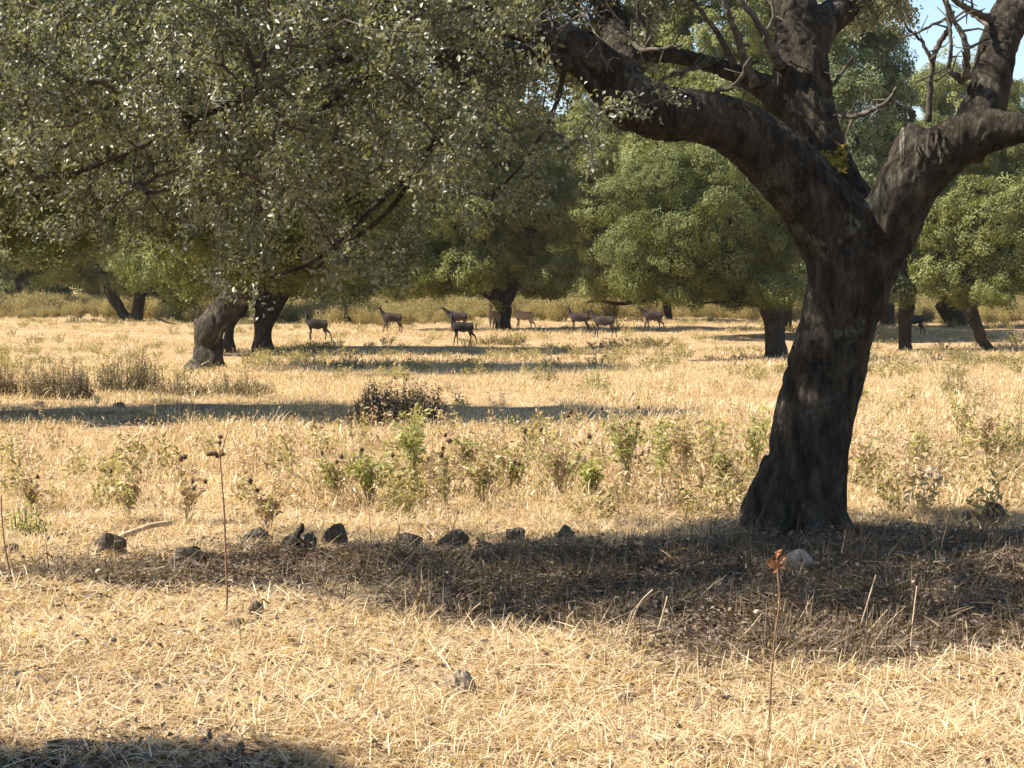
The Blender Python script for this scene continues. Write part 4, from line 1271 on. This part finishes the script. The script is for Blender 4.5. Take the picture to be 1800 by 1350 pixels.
stone('mottled stone half sunk in straw in the lower middle', 812, 1232, 60, 56, 'stone_tan', 20)
stone('small dark stone right by the foot of the tall forked stalk', 416, 1108, 26, 18, 'stone_dark', 21)
stone('dark clod in the shade at the lower left corner', 125, 1335, 90, 28, 'stone_dark', 22)
stone('small tan stone in straw below the row, right of centre', 1000, 1250, 26, 14, 'stone_tan', 23)
stone('small pale stone in the straw low in the middle', 775, 1320, 20, 14, 'stone_pale', 24)
stone('tiny tan stone left of the mottled one', 525, 1175, 34, 18, 'stone_tan', 25)
stone('far dark stone in the shade strip, leftmost of three', 67, 713, 22, 12, 'stone_dark', 26)
stone('far dark stone in the shade strip, middle and tallest of three', 168, 711, 14, 14, 'stone_dark', 27)
stone('far dark stone in the shade strip, rightmost of three', 209, 717, 22, 9, 'stone_dark', 28)

# crumbled soil and chips between the stones of the row and over the darkened ground
rr = np.random.default_rng(61)
mb = MB()
for i in range(520):
    if i < 330:
        x = rr.uniform(20, 1230); row = 968 + rr.normal(0, 13) - (x - 200) * .012
    else:
        x = rr.uniform(100, 1795); row = rr.uniform(915, 1120)
    if row < 905: continue
    g = G(x, row); r = rr.uniform(.008, .034) if i < 330 else rr.uniform(.006, .02)
    blob(mb, (g.x, g.y, g.z + r * .35), (r * rr.uniform(.8, 1.8), r, r * rr.uniform(.5, .9)), i, 7, .8)
tag(mb.build('rubble', M['clod'], smooth=False, kind='stuff'), 'brown clods and chips of soil between the stones of the row', 'rubble')

# rotten stump with an upright splinter
g = G(518, 975); root = empty('stump', g); tag(root, 'broken dark stump with one upright splinter in the row of stones', 'stump')
mb = MB(); k = FPX / g.y
blob(mb, (g.x - .02, g.y + .08, g.z + .06), (.09, .09, .07), 44, 14, .7, angular=1)
blob(mb, (g.x + .10, g.y + .05, g.z + .07), (.05, .07, .08), 45, 12, .7, angular=1)
mb.build('stump_base', M['stone_dark'], root, smooth=False)
q = spline([[*P(516, 972, g.y), .035], [*P(520, 950, g.y), .03], [*P(524, 938, g.y), .02], [*P(529, 930, g.y), .022], [*P(531, 920, g.y), .012]], 4)
mb = MB(); mb.tube(q[:, :3], q[:, 3], 7, rough=.35, seed=5); mb.build('splinter', M['bark'], root)

def fallen(label, pts, row, r, m, name='fallen_branch', seed=0):
    g = G(pts[0][0], row); root = empty(name, g); tag(root, label, 'branch', 'fallen wood')
    d = g.y
    q = spline([[*P(x, y, d + .12 * i), r * (1 - .12 * i)] for i, (x, y) in enumerate(pts)], 4)
    mb = MB(); mb.tube(q[:, :3], q[:, 3], 8, rough=.3, seed=seed); mb.build('wood', M[m], root)
    return root
fallen('pale fallen branch propped on the squarish stone at left', [(205, 948), (230, 937), (265, 924), (300, 919)], 955, .028, 'wood_pale')
fallen('short pale stick lying on the dark ground below the great trunk, left side', [(1228, 956), (1290, 953), (1342, 958), (1390, 954)], 962, .018, 'wood_pale', seed=3)
fallen('dark crooked stick in the straw, lower right of centre', [(1025, 1262), (1050, 1270), (1085, 1272), (1120, 1264)], 1275, .008, 'twig', seed=4)
fallen('weathered stub lying in the straw above the dark crooked stick', [(1085, 1228), (1108, 1222), (1135, 1228), (1160, 1232)], 1234, .020, 'wood_pale', seed=5)
fallen('dark stick in the straw, lower left of centre', [(530, 1285), (570, 1280), (612, 1274)], 1286, .008, 'twig', seed=6)
fallen('thin dark stick along the shade edge at the lower left', [(0, 1280), (60, 1278), (120, 1284)], 1286, .012, 'twig', seed=7)
fallen('low dry branch on the sunlit ground left of the leaning grey oak', [(282, 563), (270, 556), (292, 566), (310, 570)], 575, .05, 'bark_far', seed=8)

# ------------------------------------------------------------------ deer
def deer_mat(name, back, belly, rump):
    m, nt, out = mat(name)
    tc = nt.nodes.new('ShaderNodeTexCoord'); sep = nt.nodes.new('ShaderNodeSeparateXYZ')
    nt.links.new(tc.outputs['Object'], sep.inputs[0])
    nz = tex_noise(nt, 7, 5, .6)
    zz = math_n(nt, 'ADD', sep.outputs['Z'], math_n(nt, 'MULTIPLY', nz.outputs['Fac'], .12))
    c = ramp(nt, [(.0, back), (.50, back), (.62, belly), (.74, back), (1, back)], zz).outputs[0]
    sp_ = ramp(nt, [(.58, (0, 0, 0)), (.66, (1, 1, 1))], tex_noise(nt, 26, 2, .5).outputs['Fac']).outputs[0]
    c = mixc(nt, math_n(nt, 'MULTIPLY', sp_, .35), c, belly)
    rp = ramp(nt, [(.60, (0, 0, 0)), (.64, (1, 1, 1))], sep.outputs['X']).outputs[0]
    c = mixc(nt, rp, c, rump)
    p = N(nt, 'ShaderNodeBsdfPrincipled'); p.inputs['Roughness'].default_value = .7
    p.inputs['Specular IOR Level'].default_value = .3
    nt.links.new(c, p.inputs['Base Color']); nt.links.new(p.outputs[0], out.inputs[0])
    return m
DM = {'dark': deer_mat('dark_coat', (.022, .016, .013), (.05, .04, .03), (.035, .025, .02)),
      'brown': deer_mat('brown_coat', (.034, .023, .018), (.11, .075, .052), (.16, .12, .09)),
      'pale': deer_mat('pale_coat', (.34, .21, .12), (.50, .36, .24), (.5, .4, .3))}

def deer(label, x, footrow, d, facing, coat, neck=(-.13, .36), head=(-.21, -.03), legs=(0, 0, 0, 0), scale=1.0, headturn=0.0, sink=.0, back=0.0):
    """facing: degrees, 0 looks left in the picture; legs: swing of left/right fore, left/right hind in degrees"""
    p = P(x, footrow, d)
    gzv = float(gz(p.x, d))
    root = empty('deer', (p.x, d, gzv)); tag(root, label, 'deer', 'herd of deer in the clearing')
    root.rotation_euler = (0, 0, R(facing)); root.scale = (scale * .88, scale * .95, scale)
    V = []; E = []; S = []
    def v(co, r): V.append(co); S.append(r); return len(V) - 1
    def chain(a, pts):
        for co, r in pts:
            b = v(co, r); E.append((a, b)); a = b
        return a
    pel = v((.40, 0, .80 + back), (.17, .20))
    mid = v((.08, 0, .76), (.19, .225)); E.append((pel, mid))
    che = v((-.26, 0, .765), (.17, .24)); E.append((mid, che))
    rump = v((.52, 0, .79 + back), (.13, .16)); E.append((pel, rump))
    nb = (-.42, 0, .90)
    hd = (nb[0] + neck[0], 0, nb[2] + neck[1])
    st = math.sin(headturn); ct = math.cos(headturn)
    hx, hz = head
    end = chain(che, [(nb, (.10, .15)), ((nb[0] + neck[0] * .5 - .015, 0, nb[2] + neck[1] * .5), (.075, .095)), (hd, (.055, .06))])
    h2 = (hd[0] + hx * .5 * ct, hx * .5 * st, hd[2] + hz * .4 + .012); h3 = (hd[0] + hx * ct, hx * st, hd[2] + hz)
    chain(end, [(h2, (.043, .047)), (h3, (.024, .026))])
    def rotp(o, co, a):
        dx, dz = co[0] - o[0], co[2] - o[2]
        return (o[0] + dx * math.cos(a) + dz * math.sin(a), co[1], o[2] - dx * math.sin(a) + dz * math.cos(a))
    for sgn, a in ((1, legs[0]), (-1, legs[1])):
        o = (-.28, 0, .68); y = .085 * sgn; a = R(a)
        pts = [((-.29, y, .64), (.07, .11)), ((-.25, y, .50), (.048, .062)), ((-.285, y, .30), (.032, .034)), ((-.285, y, .09), (.024, .026)), ((-.305, y, .015), (.021, .022))]
        chain(che, [(rotp(o, c, a) if i else c, r) for i, (c, r) in enumerate(pts)])
    for sgn, a in ((1, legs[2]), (-1, legs[3])):
        o = (.46, 0, .74); y = .09 * sgn; a = R(a)
        pts = [((.45, y, .70), (.10, .16)), ((.37, y, .53), (.07, .10)), ((.53, y, .345), (.034, .042)), ((.505, y, .10), (.025, .028)), ((.48, y, .015), (.021, .022))]
        chain(pel, [(rotp(o, c, a) if i else c, r) for i, (c, r) in enumerate(pts)])
    me = bpy.data.meshes.new('body'); me.from_pydata(V, E, [])
    ob = bpy.data.objects.new('body', me); C.objects.link(ob)
    md = ob.modifiers.new('skin', 'SKIN'); md.use_smooth_shade = True
    lay = me.skin_vertices[0].data if me.skin_vertices else None
    if lay is None:
        import bmesh
        bm = bmesh.new(); bm.from_mesh(me); bm.verts.layers.skin.verify(); bm.to_mesh(me); bm.free()
        lay = me.skin_vertices[0].data
    for i, r in enumerate(S): lay[i].radius = r; lay[i].use_root = (i == 0)
    ss = ob.modifiers.new('sub', 'SUBSURF'); ss.levels = 2; ss.render_levels = 2
    dg = bpy.context.evaluated_depsgraph_get()
    me2 = bpy.data.meshes.new_from_object(ob.evaluated_get(dg)); ob.modifiers.clear(); ob.data = me2; me2.name = 'body'
    me2.materials.clear(); me2.materials.append(DM[coat]); me2.polygons.foreach_set('use_smooth', [True] * len(me2.polygons))
    ob.parent = root
    for sgn in (1, -1):                                    # ears, spread and cupped
        mb = MB(); e0 = np.array([hd[0] + .01, .035 * sgn, hd[2] + .035]); e1 = e0 + np.array([.025, .055 * sgn, .075]); e2 = e0 + np.array([.035, .075 * sgn, .135])
        mb.tube([e0, e1, e2], [.017, .031, .005], 6); mb.build('ear', DM[coat], root, local=False)
    mb = MB(); mb.tube([(.60, 0, .86 + back), (.655, 0, .80 + back), (.665, 0, .68 + back), (.66, 0, .60 + back)], [.022, .03, .024, .006], 6); mb.build('tail', DM[coat], root, local=False)
    return root

deer('dark deer standing alert at the far left of the herd, head up', 556, 601, 94, 6, 'dark', neck=(-.06, .40), head=(-.10, -.05), legs=(3, -2, 6, -22), headturn=.9)
deer('greyish deer with lit back, second from the left', 688, 588, 100, 4, 'brown', neck=(-.16, .30), legs=(14, -8, 10, -4))
deer('brown deer stretching its neck, directly behind the blackish one', 804, 578, 104, 2, 'brown', neck=(-.34, .26), head=(-.22, .03), legs=(5, -4, -8, 12))
deer('blackish deer striding in the shade line, the nearest of the herd', 812, 612, 90, 3, 'dark', neck=(-.04, .38), head=(-.09, -.05), legs=(-10, 8, -16, 14), headturn=-1.2)
deer('pale fawn deer facing forward, left against the thick short trunk', 868, 575, 107, 68, 'pale', neck=(-.08, .38), head=(-.12, -.10), legs=(2, -2, 2, -2))
deer('pale fawn deer right of the thick short trunk, neck hidden by it', 920, 575, 106, -8, 'pale', neck=(-.12, .34), legs=(10, -6, 14, -18))
deer('dark brown deer, left one of the standing pair, legs in the pale grass', 1017, 579, 103, 0, 'brown', neck=(-.12, .33), head=(-.16, -.06), legs=(3, -3, 4, -3))
deer('dark brown deer, right one of the pair, standing broadside on clear legs', 1060, 590, 97, -3, 'brown', neck=(-.16, .30), head=(-.22, -.02), legs=(12, -4, 8, -12), scale=1.04)
deer('brown deer walking left beside the thin slanting trunk, last of the herd', 1146, 577, 104, 4, 'brown', neck=(-.26, .28), head=(-.20, -.08), legs=(14, -10, 12, -14))
deer('dark deer half hidden by the straight trunk at right, only its rear showing', 1604, 592, 98, -4, 'dark', legs=(2, -2, 10, -8))
# ------------------------------------------------------------------ thin warm summer haze
def haze():
    x0, x1, y0, y1, z0, z1 = -420, 420, -70, 720, -1.6, 75
    v = [(x0, y0, z0), (x1, y0, z0), (x1, y1, z0), (x0, y1, z0), (x0, y0, z1), (x1, y0, z1), (x1, y1, z1), (x0, y1, z1)]
    f = [(3, 2, 1, 0), (4, 5, 6, 7), (0, 1, 5, 4), (1, 2, 6, 5), (2, 3, 7, 6), (3, 0, 4, 7)]
    me = bpy.data.meshes.new('haze'); me.from_pydata(v, [], f)
    m, nt, out = mat('haze')
    pv = nt.nodes.new('ShaderNodeVolumePrincipled')
    pv.inputs['Color'].default_value = (1, .96, .88, 1); pv.inputs['Density'].default_value = HAZE; pv.inputs['Anisotropy'].default_value = .3
    nt.links.new(pv.outputs[0], out.inputs['Volume'])
    me.materials.append(m)
    o = bpy.data.objects.new('haze', me); C.objects.link(o)
    tag(o, 'thin warm haze over the pasture and the wood', 'haze', kind='stuff')
HAZE = 0.00012
haze()
print('tris budget: objects', len(bpy.data.objects))
